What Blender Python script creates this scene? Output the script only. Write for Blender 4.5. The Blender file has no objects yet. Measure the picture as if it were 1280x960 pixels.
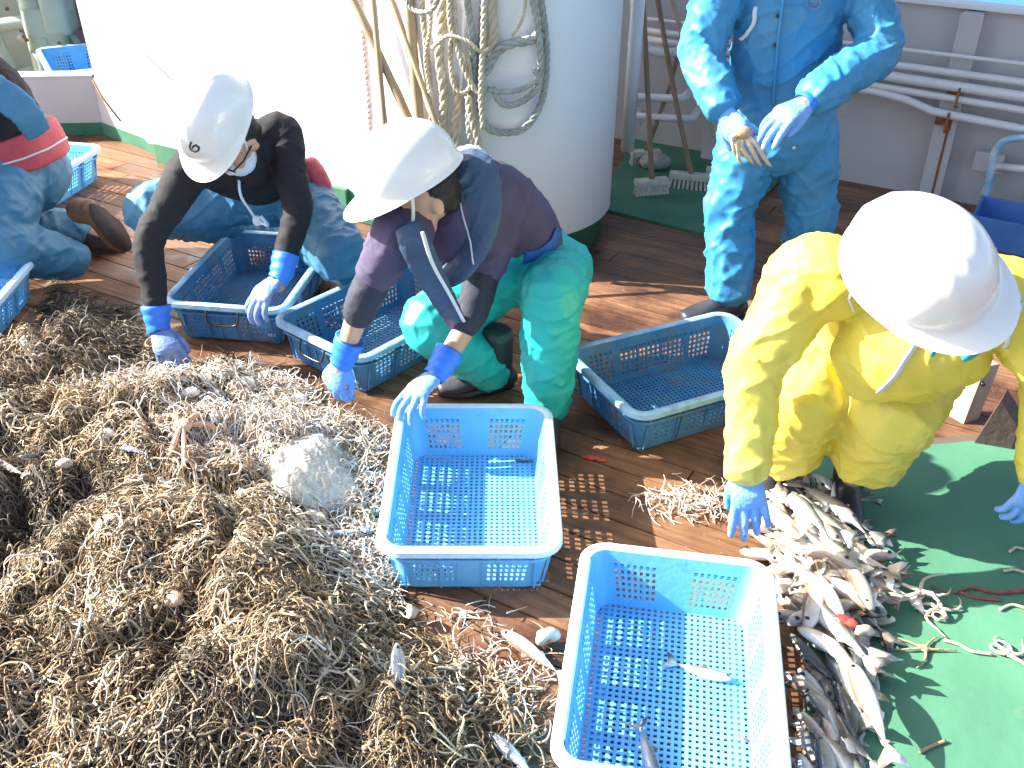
import bpy, bmesh, math, random
import numpy as np
from mathutils import Vector, Matrix, noise
random.seed(7); rng = np.random.default_rng(7)
sc = bpy.context.scene
COL = sc.collection
# ------------------------------------------------------------------ camera
S = 1.08
FPX, PITCH, ROLL, CH = 1243.0, 0.555, 0.012, 1.69*1.08
_f = np.array([0, math.cos(PITCH), -math.sin(PITCH)]); _u = np.array([0, math.sin(PITCH), math.cos(PITCH)]); _r = np.array([1.0, 0, 0])
CA = math.cos(ROLL)*_r+math.sin(ROLL)*_u      # right
CB = -math.sin(ROLL)*_r+math.cos(ROLL)*_u     # up
CF = _f                                       # forward
CC = np.array([0, 0, CH])
cam_d = bpy.data.cameras.new('camera'); cam = bpy.data.objects.new('camera', cam_d); COL.objects.link(cam)
cam_d.sensor_width = 36; cam_d.lens = FPX/1280*36; cam_d.clip_start = 0.05; cam_d.clip_end = 6000
cam.matrix_world = Matrix(((CA[0], CB[0], -CF[0], 0), (CA[1], CB[1], -CF[1], 0), (CA[2], CB[2], -CF[2], CH), (0, 0, 0, 1)))
sc.camera = cam
# ------------------------------------------------------------------ light
SUN_EL = math.radians(32); SUNV = Vector((-1, 0.15, 0)).normalized()*math.cos(SUN_EL)+Vector((0, 0, math.sin(SUN_EL)))
w = bpy.data.worlds.new('World'); sc.world = w; w.use_nodes = True
nt = w.node_tree; bg = nt.nodes['Background']; sky = nt.nodes.new('ShaderNodeTexSky'); sky.sky_type = 'NISHITA'; sky.sun_disc = False
sky.sun_elevation = SUN_EL; sky.sun_rotation = math.atan2(SUNV.x, SUNV.y); sky.dust_density = 2.5; sky.ozone_density = 1.0
nt.links.new(sky.outputs[0], bg.inputs[0]); bg.inputs[1].default_value = 0.095
sl = bpy.data.lights.new('sun', 'SUN'); sl.energy = 5.0; sl.angle = math.radians(0.5); sl.color = (1.0, 0.95, 0.86)
so = bpy.data.objects.new('sun', sl); COL.objects.link(so); so.rotation_euler = SUNV.to_track_quat('Z', 'Y').to_euler(); so.location = (0, 0, 8)
sc.view_settings.view_transform = 'Standard'; sc.view_settings.look = 'None'; sc.view_settings.gamma = 1
sc.view_settings.exposure = 2.0
# ------------------------------------------------------------------ placement helpers (photo position -> point in the world)
def ray(x, y): return CA*(x-640)/FPX+CB*(480-y)/FPX+CF
def G(x, y, z=0.0):
    d = ray(x, y); return Vector(CC+d*((z-CH)/d[2]))
def D(x, y, Y):
    d = ray(x, y); return Vector(CC+d*(Y*S/d[1]))
NV = np.array([0.5, 0.866, 0]); EV = np.array([0.866, -0.5, 0])
def W(x, y, n, off=0.0):
    d = ray(x, y); t = (n*S-off-CC@NV)/(d@NV); return Vector(CC+d*t)
# ------------------------------------------------------------------ materials
def lin(c): return tuple(c)+(1.0,) if len(c) == 3 else c
def mat(name, col, rough=0.6, var=None, vscale=8.0, bump=0.0, bscale=30.0, metal=0.0, spec=0.5, trans=0.0, coat=0.0, detail=5, stain=None, sscale=3.0, sthr=(0.55, 0.7), island=0.0, translucent=0.0, attr=None, stretch=None):
    m = bpy.data.materials.new(name); m.use_nodes = True; n = m.node_tree; L = n.links; b = n.nodes['Principled BSDF']
    b.inputs['Base Color'].default_value = lin(col); b.inputs['Roughness'].default_value = rough; b.inputs['Metallic'].default_value = metal
    b.inputs['Specular IOR Level'].default_value = spec; b.inputs['Transmission Weight'].default_value = trans; b.inputs['Coat Weight'].default_value = coat
    tc = n.nodes.new('ShaderNodeTexCoord'); mp = n.nodes.new('ShaderNodeMapping'); L.new(tc.outputs['Object'], mp.inputs[0])
    if stretch: mp.inputs['Scale'].default_value = stretch
    cur = None
    if attr:
        a = n.nodes.new('ShaderNodeAttribute'); a.attribute_name = attr; cur = a.outputs['Color']
    if var:
        t = n.nodes.new('ShaderNodeTexNoise'); t.inputs['Scale'].default_value = vscale; t.inputs['Detail'].default_value = detail; L.new(mp.outputs[0], t.inputs[0])
        r = n.nodes.new('ShaderNodeValToRGB'); r.color_ramp.elements[0].position = 0.35; r.color_ramp.elements[1].position = 0.68
        r.color_ramp.elements[0].color = lin(col); r.color_ramp.elements[1].color = lin(var); L.new(t.outputs[0], r.inputs[0]); cur = r.outputs[0]
    if stain:
        t = n.nodes.new('ShaderNodeTexNoise'); t.inputs['Scale'].default_value = sscale; t.inputs['Detail'].default_value = 8; t.inputs['Roughness'].default_value = 0.65; L.new(mp.outputs[0], t.inputs[0])
        r = n.nodes.new('ShaderNodeValToRGB'); r.color_ramp.elements[0].position = sthr[0]; r.color_ramp.elements[1].position = sthr[1]; L.new(t.outputs[0], r.inputs[0])
        mx = n.nodes.new('ShaderNodeMix'); mx.data_type = 'RGBA'; L.new(r.outputs[0], mx.inputs[0])
        if cur: L.new(cur, mx.inputs[6])
        else: mx.inputs[6].default_value = lin(col)
        mx.inputs[7].default_value = lin(stain); cur = mx.outputs[2]
    if island:
        g = n.nodes.new('ShaderNodeNewGeometry'); mr = n.nodes.new('ShaderNodeMapRange'); L.new(g.outputs['Random Per Island'], mr.inputs[0])
        mr.inputs[3].default_value = 1-island; mr.inputs[4].default_value = 1+island
        hs = n.nodes.new('ShaderNodeHueSaturation'); L.new(mr.outputs[0], hs.inputs['Value'])
        if cur: L.new(cur, hs.inputs['Color'])
        else: hs.inputs['Color'].default_value = lin(col)
        cur = hs.outputs[0]
    if cur: L.new(cur, b.inputs['Base Color'])
    if bump:
        t = n.nodes.new('ShaderNodeTexNoise'); t.inputs['Scale'].default_value = bscale; t.inputs['Detail'].default_value = 6; L.new(mp.outputs[0], t.inputs[0])
        bp = n.nodes.new('ShaderNodeBump'); bp.inputs['Strength'].default_value = bump; bp.inputs['Distance'].default_value = 0.01; L.new(t.outputs[0], bp.inputs['Height']); L.new(bp.outputs[0], b.inputs['Normal'])
    if translucent:
        out = n.nodes['Material Output']; tr = n.nodes.new('ShaderNodeBsdfTranslucent'); mx = n.nodes.new('ShaderNodeMixShader'); mx.inputs[0].default_value = translucent
        if cur: L.new(cur, tr.inputs[0])
        else: tr.inputs[0].default_value = lin(col)
        L.new(b.outputs[0], mx.inputs[1]); L.new(tr.outputs[0], mx.inputs[2]); L.new(mx.outputs[0], out.inputs[0])
    return m
M = {}
M['white'] = mat('white_paint', (.72, .72, .75), .45, bump=.15, bscale=6, stain=(.50, .42, .34), sscale=5, sthr=(.68, .74))
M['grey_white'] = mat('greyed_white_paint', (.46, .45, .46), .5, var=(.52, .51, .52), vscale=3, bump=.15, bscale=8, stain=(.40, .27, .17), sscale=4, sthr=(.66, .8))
M['green_paint'] = mat('green_deck_paint', (.025, .12, .075), .5, var=(.05, .19, .11), vscale=4, bump=.2, bscale=25)
M['rust'] = mat('rust', (.32, .13, .04), .85, var=(.16, .06, .03), vscale=30, bump=.3)
M['machine'] = mat('pale_green_machine_paint', (.30, .36, .27), .5, var=(.38, .43, .35), vscale=5, stain=(.30, .15, .06), sscale=6, sthr=(.6, .7), bump=.2)
M['hull'] = mat('mauve_grey_hull_paint', (.30, .26, .30), .6, var=(.38, .33, .36), vscale=4, stain=(.38, .17, .07), sscale=2, sthr=(.55, .66))
M['crate'] = mat('blue_crate_plastic', (.15, .50, .84), .36, var=(.20, .54, .86), vscale=4, bump=.12, bscale=60, stain=(.12, .36, .58), sscale=14, sthr=(.62, .8), translucent=.10)
M['crate_rim'] = mat('worn_sunlit_crate_rim', (.55, .76, .90), .42, var=(.68, .82, .92), vscale=12, bump=.15, bscale=80, stain=(.35, .55, .7), sscale=22, sthr=(.6, .75))  # worn rim, paled further to imitate edges blown white by sun
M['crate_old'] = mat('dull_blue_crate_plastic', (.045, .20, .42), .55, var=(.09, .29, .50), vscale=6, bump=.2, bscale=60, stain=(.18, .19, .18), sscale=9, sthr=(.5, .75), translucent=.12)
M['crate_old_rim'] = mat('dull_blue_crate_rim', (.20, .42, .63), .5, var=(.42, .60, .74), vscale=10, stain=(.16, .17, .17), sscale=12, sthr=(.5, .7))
M['helmet'] = mat('white_helmet_shell', (.78, .77, .72), .22, stain=(.50, .47, .42), sscale=18, sthr=(.68, .76), coat=.4, bump=.03, bscale=12)
M['black_cloth'] = mat('black_stretch_cloth', (.018, .018, .022), .8, bump=.3, bscale=25, spec=.3)
M['blue_cloth'] = mat('worn_blue_rubber_cloth', (.03, .15, .27), .5, var=(.07, .21, .33), vscale=5, bump=.4, bscale=14)
M['cyan_cloth'] = mat('bright_blue_raincoat', (.03, .24, .50), .55, var=(.05, .29, .56), vscale=3, bump=.35, bscale=12, stain=(.07, .23, .36), sscale=2.2, sthr=(.5, .68), translucent=.1)
M['teal_cloth'] = mat('teal_green_waterproof', (.012, .37, .335), .52, var=(.02, .45, .40), vscale=5, bump=.35, bscale=14)
M['yellow'] = mat('yellow_raincoat', (.72, .60, .07), .52, var=(.80, .71, .14), vscale=4, bump=.35, bscale=12, stain=(.42, .34, .07), sscale=4, sthr=(.6, .75), translucent=.12)
M['purple'] = mat('dark_purple_shirt', (.060, .050, .100), .8, var=(.085, .068, .13), vscale=8, bump=.3, bscale=30)
M['navy'] = mat('navy_inner_sleeve', (.022, .026, .045), .75, bump=.3, bscale=30)
M['vest'] = mat('navy_vest', (.03, .06, .12), .6, var=(.045, .085, .15), vscale=8, bump=.3, bscale=24)
M['vest_edge'] = mat('pale_vest_piping', (.62, .64, .68), .6)
M['palecloth'] = mat('pale_blue_towel', (.50, .62, .78), .8, var=(.62, .72, .84), vscale=20, bump=.5, bscale=60)
M['skin'] = mat('worker_skin', (.55, .31, .21), .5, var=(.60, .36, .25), vscale=12, bump=.1, bscale=60)  # mottled tan skin tone
M['hair'] = mat('black_hair', (.012, .010, .009), .6, bump=.6, bscale=90)
M['glove'] = mat('pale_blue_glove', (.11, .29, .74), .6, var=(.20, .38, .78), vscale=14, bump=.3, bscale=70)
M['glove_dirty'] = mat('worn_grey_blue_glove', (.10, .19, .46), .65, var=(.26, .33, .54), vscale=18, bump=.4, bscale=70)
M['cuff'] = mat('bright_blue_glove_cuff', (.02, .16, .72), .45, var=(.03, .22, .8), vscale=10, bump=.2, bscale=40)
M['red'] = mat('red_waist_belt', (.46, .05, .07), .6, var=(.55, .09, .10), vscale=8, bump=.3)
M['beltblue'] = mat('blue_webbing', (.02, .11, .38), .6, bump=.3, bscale=60)
M['boot'] = mat('black_rubber_boot', (.022, .022, .026), .4, var=(.05, .05, .055), vscale=6, bump=.2)
M['bootbrown'] = mat('brown_leather_boot', (.20, .095, .045), .6, var=(.28, .14, .07), vscale=12, bump=.3)
M['mask'] = mat('white_face_mask', (.62, .72, .80), .8, bump=.3, bscale=40)
M['dark'] = mat('dark_plastic', (.02, .02, .025), .35)
M['rope'] = mat('weathered_tan_rope', (.42, .35, .24), .85, var=(.55, .49, .38), vscale=20, bump=.5, bscale=150)
M['rope_grey'] = mat('weathered_grey_rope', (.27, .28, .25), .85, var=(.38, .39, .36), vscale=20, bump=.5, bscale=150)
M['rope_pink'] = mat('faded_pinkish_rope', (.40, .29, .27), .9, var=(.52, .42, .38), vscale=30, bump=.5, bscale=150)
M['pole'] = mat('weathered_bamboo', (.27, .20, .12), .65, var=(.36, .28, .19), vscale=6, bump=.3, bscale=20, stretch=(1, 1, .3))
M['handle'] = mat('brown_broom_handle', (.20, .13, .085), .65, var=(.27, .18, .12), vscale=8, bump=.2)
M['bristle'] = mat('pale_bristles', (.48, .45, .38), .9, var=(.58, .55, .48), vscale=40, bump=.5, bscale=120)
M['wood_grey'] = mat('grey_weathered_wood', (.42, .33, .26), .8, var=(.30, .23, .18), vscale=14, bump=.5, bscale=25, stretch=(1, 1, .25))
M['wood_dark'] = mat('dark_brown_wood', (.075, .05, .045), .7, var=(.11, .07, .055), vscale=10, bump=.4)
M['mat'] = mat('green_rubber_mat', (.06, .185, .11), .6, var=(.08, .235, .14), vscale=3.5, bump=.25, bscale=18, stain=(.14, .20, .14), sscale=9, sthr=(.6, .78))
M['mat_under'] = mat('dark_plywood_edge', (.09, .07, .05), .7, var=(.13, .10, .07), vscale=8)
M['bag'] = None
M['ophi'] = mat('brittle_star_arms', (.3, .2, .1), .62, attr='Col', bump=.35, bscale=300, spec=.4)
M['pilebase'] = mat('shaded_gap_debris', (.055, .036, .02), .7, var=(.15, .10, .055), vscale=22, bump=1.0, bscale=45)  # bed colour kept dark to stand in for shaded gaps between arms
M['ophi_pale'] = mat('pale_brittle_star', (.62, .50, .38), .6, var=(.50, .38, .27), vscale=40, bump=.3, bscale=200)
M['ophi_tan'] = mat('tan_brittle_star', (.40, .28, .16), .65, var=(.30, .20, .11), vscale=40, bump=.3, bscale=200)
M['star_red'] = mat('dark_red_seaweed_arm', (.22, .05, .05), .6, var=(.30, .09, .08), vscale=40, bump=.4, bscale=200)
M['star_orange'] = mat('orange_starfish', (.55, .29, .19), .6, var=(.64, .42, .31), vscale=30, bump=.5, bscale=120)
M['shell'] = mat('cream_shell', (.66, .56, .47), .35, var=(.50, .37, .28), vscale=14, bump=.3, bscale=60)
M['shell_white'] = mat('white_clam_shell', (.78, .72, .66), .3, var=(.66, .56, .48), vscale=16, bump=.2, bscale=60)
M['redfish'] = mat('bright_red_flesh', (.62, .03, .03), .3, var=(.70, .10, .07), vscale=30)
M['water'] = mat('blue_sea', (.01, .13, .30), .25, var=(.015, .18, .38), vscale=.6, bump=1.0, bscale=1.2)
M['pipe'] = mat('white_pipe_paint', (.66, .66, .68), .4, bump=.15, bscale=20, stain=(.36, .17, .07), sscale=9, sthr=(.68, .74))
M['hose'] = mat('blue_white_hose', (.12, .38, .62), .4, var=(.6, .68, .75), vscale=9)
M['bluebox'] = mat('dark_blue_tray', (.05, .15, .42), .5, var=(.08, .20, .50), vscale=5)
M['tealmark'] = mat('teal_marker_paint', (.02, .34, .36), .6)
M['redmark'] = mat('faded_mauve_crest_ink', (.20, .24, .42), .7)
M['inkblack'] = mat('black_emblem_ink', (.02, .02, .02), .5)
M['inkpale'] = mat('pale_stencil_ink', (.7, .74, .8), .6)
def fish_mat(name, back, side, belly):
    m = bpy.data.materials.new(name); m.use_nodes = True; n = m.node_tree; L = n.links; b = n.nodes['Principled BSDF']
    tc = n.nodes.new('ShaderNodeTexCoord'); sp = n.nodes.new('ShaderNodeSeparateXYZ'); L.new(tc.outputs['Object'], sp.inputs[0])
    t = n.nodes.new('ShaderNodeTexNoise'); t.inputs['Scale'].default_value = 60; L.new(tc.outputs['Object'], t.inputs[0])
    ad = n.nodes.new('ShaderNodeMath'); ad.operation = 'MULTIPLY_ADD'; L.new(t.outputs[0], ad.inputs[0]); ad.inputs[1].default_value = .012; L.new(sp.outputs['Z'], ad.inputs[2])
    mr = n.nodes.new('ShaderNodeMapRange'); L.new(ad.outputs[0], mr.inputs[0]); mr.inputs[1].default_value = -.012; mr.inputs[2].default_value = .024
    r = n.nodes.new('ShaderNodeValToRGB'); L.new(mr.outputs[0], r.inputs[0]); e = r.color_ramp.elements
    e[0].color = lin(belly); e[1].color = lin(back); e[0].position = .2; e[1].position = .85; x = e.new(.55); x.color = lin(side)
    oi = n.nodes.new('ShaderNodeObjectInfo'); m2 = n.nodes.new('ShaderNodeMapRange'); L.new(oi.outputs['Random'], m2.inputs[0]); m2.inputs[3].default_value = .55; m2.inputs[4].default_value = 1.25
    hs = n.nodes.new('ShaderNodeHueSaturation'); L.new(m2.outputs[0], hs.inputs['Value']); L.new(r.outputs[0], hs.inputs['Color']); L.new(hs.outputs[0], b.inputs['Base Color'])
    b.inputs['Roughness'].default_value = .25; b.inputs['Metallic'].default_value = .15; b.inputs['Specular IOR Level'].default_value = .7; b.inputs['Coat Weight'].default_value = .3
    v = n.nodes.new('ShaderNodeTexVoronoi'); v.inputs['Scale'].default_value = 260; L.new(tc.outputs['Object'], v.inputs[0]); bp = n.nodes.new('ShaderNodeBump'); bp.inputs['Strength'].default_value = .25; bp.inputs['Distance'].default_value = .002
    L.new(v.outputs[0], bp.inputs['Height']); L.new(bp.outputs[0], b.inputs['Normal']); return m
M['fish_brown'] = fish_mat('brown_silver_fish_skin', (.22, .15, .11), (.64, .54, .46), (.84, .80, .74))
M['fish_grey'] = fish_mat('grey_green_fish_skin', (.05, .055, .05), (.24, .26, .24), (.62, .62, .58))
M['fish_silver'] = fish_mat('silver_fish_skin', (.12, .15, .19), (.45, .50, .55), (.72, .74, .74))
def bag_mat():
    m = bpy.data.materials.new('clear_plastic_film'); m.use_nodes = True; n = m.node_tree; L = n.links; b = n.nodes['Principled BSDF']
    b.inputs['Base Color'].default_value = (.85, .82, .76, 1); b.inputs['Roughness'].default_value = .15; b.inputs['Coat Weight'].default_value = .5
    t = n.nodes.new('ShaderNodeBsdfTransparent'); t.inputs[0].default_value = (.95, .93, .88, 1); mx = n.nodes.new('ShaderNodeMixShader'); mx.inputs[0].default_value = .36
    L.new(t.outputs[0], mx.inputs[1]); L.new(b.outputs[0], mx.inputs[2]); L.new(mx.outputs[0], n.nodes['Material Output'].inputs[0]); return m
M['bag'] = bag_mat()
# wet red-brown planks
def deck_mat():
    m = bpy.data.materials.new('oiled_deck_planks'); m.use_nodes = True; n = m.node_tree; L = n.links; b = n.nodes['Principled BSDF']
    tc = n.nodes.new('ShaderNodeTexCoord'); mp = n.nodes.new('ShaderNodeMapping'); mp.inputs['Rotation'].default_value = (0, 0, math.radians(30)); L.new(tc.outputs['Object'], mp.inputs[0])
    mp2 = n.nodes.new('ShaderNodeMapping'); mp2.inputs['Scale'].default_value = (1.6, 22, 22); L.new(mp.outputs[0], mp2.inputs[0])
    g = n.nodes.new('ShaderNodeTexNoise'); g.inputs['Scale'].default_value = 2.2; g.inputs['Detail'].default_value = 9; g.inputs['Roughness'].default_value = .7; L.new(mp2.outputs[0], g.inputs[0])
    r = n.nodes.new('ShaderNodeValToRGB'); L.new(g.outputs[0], r.inputs[0]); e = r.color_ramp.elements
    e[0].position = .3; e[1].position = .75; e[0].color = (.10, .046, .023, 1); e[1].color = (.38, .185, .088, 1)
    gn = n.nodes.new('ShaderNodeNewGeometry'); mr = n.nodes.new('ShaderNodeMapRange'); L.new(gn.outputs['Random Per Island'], mr.inputs[0]); mr.inputs[3].default_value = .72; mr.inputs[4].default_value = 1.25
    hs = n.nodes.new('ShaderNodeHueSaturation'); L.new(mr.outputs[0], hs.inputs['Value']); L.new(r.outputs[0], hs.inputs['Color'])
    st = n.nodes.new('ShaderNodeTexNoise'); st.inputs['Scale'].default_value = 2.3; st.inputs['Detail'].default_value = 8; st.inputs['Roughness'].default_value = .65; L.new(mp.outputs[0], st.inputs[0])
    r2 = n.nodes.new('ShaderNodeValToRGB'); L.new(st.outputs[0], r2.inputs[0]); r2.color_ramp.elements[0].position = .44; r2.color_ramp.elements[1].position = .60
    mx = n.nodes.new('ShaderNodeMix'); mx.data_type = 'RGBA'; mx.blend_type = 'MULTIPLY'; L.new(r2.outputs[0], mx.inputs[0]); L.new(hs.outputs[0], mx.inputs[6]); mx.inputs[7].default_value = (.36, .34, .37, 1)
    sp = n.nodes.new('ShaderNodeTexNoise'); sp.inputs['Scale'].default_value = 70; sp.inputs['Detail'].default_value = 3; L.new(mp.outputs[0], sp.inputs[0])
    r3 = n.nodes.new('ShaderNodeValToRGB'); L.new(sp.outputs[0], r3.inputs[0]); r3.color_ramp.elements[0].position = .70; r3.color_ramp.elements[1].position = .74
    mx2 = n.nodes.new('ShaderNodeMix'); mx2.data_type = 'RGBA'; L.new(r3.outputs[0], mx2.inputs[0]); L.new(mx.outputs[2], mx2.inputs[6]); mx2.inputs[7].default_value = (.42, .36, .30, 1)
    L.new(mx2.outputs[2], b.inputs['Base Color'])
    mr2 = n.nodes.new('ShaderNodeMapRange'); L.new(r2.outputs[0], mr2.inputs[0]); mr2.inputs[3].default_value = .72; mr2.inputs[4].default_value = .26; L.new(mr2.outputs[0], b.inputs['Roughness'])
    bp = n.nodes.new('ShaderNodeBump'); bp.inputs['Strength'].default_value = .35; bp.inputs['Distance'].default_value = .004; L.new(g.outputs[0], bp.inputs['Height']); L.new(bp.outputs[0], b.inputs['Normal']); return m
M['deck'] = deck_mat()
M['caulk'] = mat('black_deck_caulk', (.02, .016, .014), .8)
# ------------------------------------------------------------------ mesh helpers
ORI = {}
def tag(o, label=None, cat=None, group=None, kind=None):
    if label: o['label'] = label
    if cat: o['category'] = cat
    if group: o['group'] = group
    if kind: o['kind'] = kind
    return o
def thing(name, label, cat, loc=(0, 0, 0), group=None):
    o = bpy.data.objects.new(name, None); o.empty_display_size = .1; COL.objects.link(o); o.location = loc; ORI[o] = Vector(loc)
    return tag(o, label, cat, group)
def link(name, me, m, parent=None, smooth=True, origin=None):
    o = bpy.data.objects.new(name, me); COL.objects.link(o)
    if m: me.materials.append(m)
    if smooth: me.shade_smooth()
    if parent is not None: o.parent = parent; og = ORI.get(parent, Vector((0, 0, 0)))
    else: og = Vector(origin) if origin is not None else Vector((0, 0, 0)); o.location = og
    ORI[o] = og
    if og.length > 0: me.transform(Matrix.Translation(-og))
    return o
class MB:
    def __init__(s): s.v = []; s.f = []
    def add(s, vs, fs):
        k = len(s.v); s.v += [tuple(p) for p in vs]; s.f += [tuple(i+k for i in f) for f in fs]; return s
    def box(s, c, size, R=None, bev=0.0):
        bm = bmesh.new(); bmesh.ops.create_cube(bm, size=1); bmesh.ops.scale(bm, vec=size, verts=bm.verts)
        if bev: bmesh.ops.bevel(bm, geom=bm.edges[:], offset=bev, segments=2, affect='EDGES', profile=.7)
        bm.verts.index_update(); R = R or Matrix.Identity(3); c = Vector(c)
        s.add([c+R@v.co for v in bm.verts], [[v.index for v in f.verts] for f in bm.faces]); bm.free(); return s
    def tube(s, path, r, n=10, cap=True, flat=1.0, side=None):
        P = [Vector(p) for p in path]; k = len(P); R = r if hasattr(r, '__len__') else [r]*k
        t = [(P[min(i+1, k-1)]-P[max(i-1, 0)]).normalized() for i in range(k)]
        a = Vector(side) if side is not None else (Vector((0, 0, 1)) if abs(t[0].z) < .9 else Vector((1, 0, 0)))
        vs = []; 
        for i in range(k):
            a = (a-t[i]*a.dot(t[i])).normalized(); b = t[i].cross(a)
            for j in range(n):
                q = 2*math.pi*j/n; vs.append(P[i]+(a*math.cos(q)+b*math.sin(q)*flat)*R[i])
        fs = [(i*n+j, i*n+(j+1) % n, (i+1)*n+(j+1) % n, (i+1)*n+j) for i in range(k-1) for j in range(n)]
        if cap: fs += [tuple(range(n))[::-1], tuple((k-1)*n+j for j in range(n))]
        return s.add(vs, fs)
    def prism(s, pts, off):
        n = len(pts); off = Vector(off); A = [Vector(p) for p in pts]; B = [p+off for p in A]
        return s.add(A+B, [tuple(range(n))[::-1], tuple(range(n, 2*n))]+[(i, (i+1) % n, n+(i+1) % n, n+i) for i in range(n)])
    def sph(s, c, r, R=None, n=14, m=9):
        r = r if hasattr(r, '__len__') else (r, r, r); R = R or Matrix.Identity(3); c = Vector(c); vs = [c+R@Vector((0, 0, r[2]))]
        for i in range(1, m):
            a = math.pi*i/m
            for j in range(n):
                q = 2*math.pi*j/n; vs.append(c+R@Vector((r[0]*math.sin(a)*math.cos(q), r[1]*math.sin(a)*math.sin(q), r[2]*math.cos(a))))
        vs.append(c-R@Vector((0, 0, r[2]))); L_ = len(vs)-1
        fs = [(0, 1+j, 1+(j+1) % n) for j in range(n)]
        fs += [(1+i*n+j, 1+(i+1)*n+j, 1+(i+1)*n+(j+1) % n, 1+i*n+(j+1) % n) for i in range(m-2) for j in range(n)]
        fs += [(1+(m-2)*n+j, L_, 1+(m-2)*n+(j+1) % n) for j in range(n)]
        return s.add(vs, fs)
    def mesh(s, name='mesh'):
        me = bpy.data.meshes.new(name); me.from_pydata([tuple(v) for v in s.v], [], s.f); me.validate(); return me
    def build(s, name, m, parent=None, smooth=True, origin=None, sharp=None):
        me = s.mesh(name); bm = bmesh.new(); bm.from_mesh(me); bmesh.ops.recalc_face_normals(bm, faces=bm.faces[:]); bm.to_mesh(me); bm.free()
        o = link(name, me, m, parent, smooth, origin)
        if smooth and sharp is not None: me.set_sharp_from_angle(angle=math.radians(sharp))
        return o
def crom(P, step):
    P = [np.array(p, float) for p in P]; Q = [2*P[0]-P[1]]+P+[2*P[-1]-P[-2]]; out = []
    for i in range(1, len(Q)-2):
        L_ = np.linalg.norm(Q[i+1][:3]-Q[i][:3]); k = max(2, int(L_/step))
        for j in range(k):
            t = j/k; out.append(.5*((2*Q[i])+(-Q[i-1]+Q[i+1])*t+(2*Q[i-1]-5*Q[i]+4*Q[i+1]-Q[i+2])*t*t+(-Q[i-1]+3*Q[i]-3*Q[i+1]+Q[i+2])*t**3))
    out.append(Q[-2]); return out
def smoothpath(P, step=.01): return [Vector(p) for p in crom(P, step)]
def loft(mb, pts, rads, side=None, face=None, n=22, amp=0.0, k=26.0, step=.011, seed=0.0, cap=True, ang=1.3):
    """closed limb: centre points with (rx, ry) radii; folds run round the limb"""
    X = [list(p)+([r[0], r[1]] if hasattr(r, '__len__') else [r, r]) for p, r in zip(pts, rads)]
    Z_ = crom(X, step); C_ = [Vector(z[:3]) for z in Z_]; RX = [max(z[3], .003) for z in Z_]; RY = [max(z[4], .003) for z in Z_]
    if cap:
        for end in (0, -1):
            c = C_[end]; t = (c-C_[1 if end == 0 else -2]).normalized(); r = min(RX[end], RY[end]); a_, b_, d_ = [], [], []
            for q in (30, 55, 75, 86): 
                q = math.radians(q); a_.append(c+t*r*math.sin(q)*.8); b_.append(RX[end]*math.cos(q)); d_.append(RY[end]*math.cos(q))
            if end == 0: C_ = a_[::-1]+C_; RX = b_[::-1]+RX; RY = d_[::-1]+RY
            else: C_ += a_; RX += b_; RY += d_
    m_ = len(C_); T_ = [(C_[min(i+1, m_-1)]-C_[max(i-1, 0)]).normalized() for i in range(m_)]
    a = Vector(side) if side is not None else (Vector((1, 0, 0)) if abs(T_[0].x) < .8 else Vector((0, 1, 0)))
    vs = []; s_ = 0
    amp *= .62
    for i in range(m_):
        if face is not None: a = T_[i].cross(Vector(face))
        a = (a-T_[i]*a.dot(T_[i])).normalized(); b = T_[i].cross(a); s_ += (C_[i]-C_[i-1]).length if i else 0
        for j in range(n):
            q = 2*math.pi*j/n; d = 0
            if amp:
                v = noise.noise(Vector((math.cos(q)*ang+seed, math.sin(q)*ang, s_*k+1.5*math.sin(q+seed)))); d = amp*(1.7*max(0, 1-abs(v)*3.4)**2.2-.35)
            sc_ = min(1, RX[i]/.03)
            vs.append(C_[i]+a*math.cos(q)*(RX[i]+d*sc_)+b*math.sin(q)*(RY[i]+d*sc_))
    fs = [(i*n+j, i*n+(j+1) % n, (i+1)*n+(j+1) % n, (i+1)*n+j) for i in range(m_-1) for j in range(n)]+[tuple(range(n))[::-1], tuple((m_-1)*n+j for j in range(n))]
    mb.add(vs, fs); return mb
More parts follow.
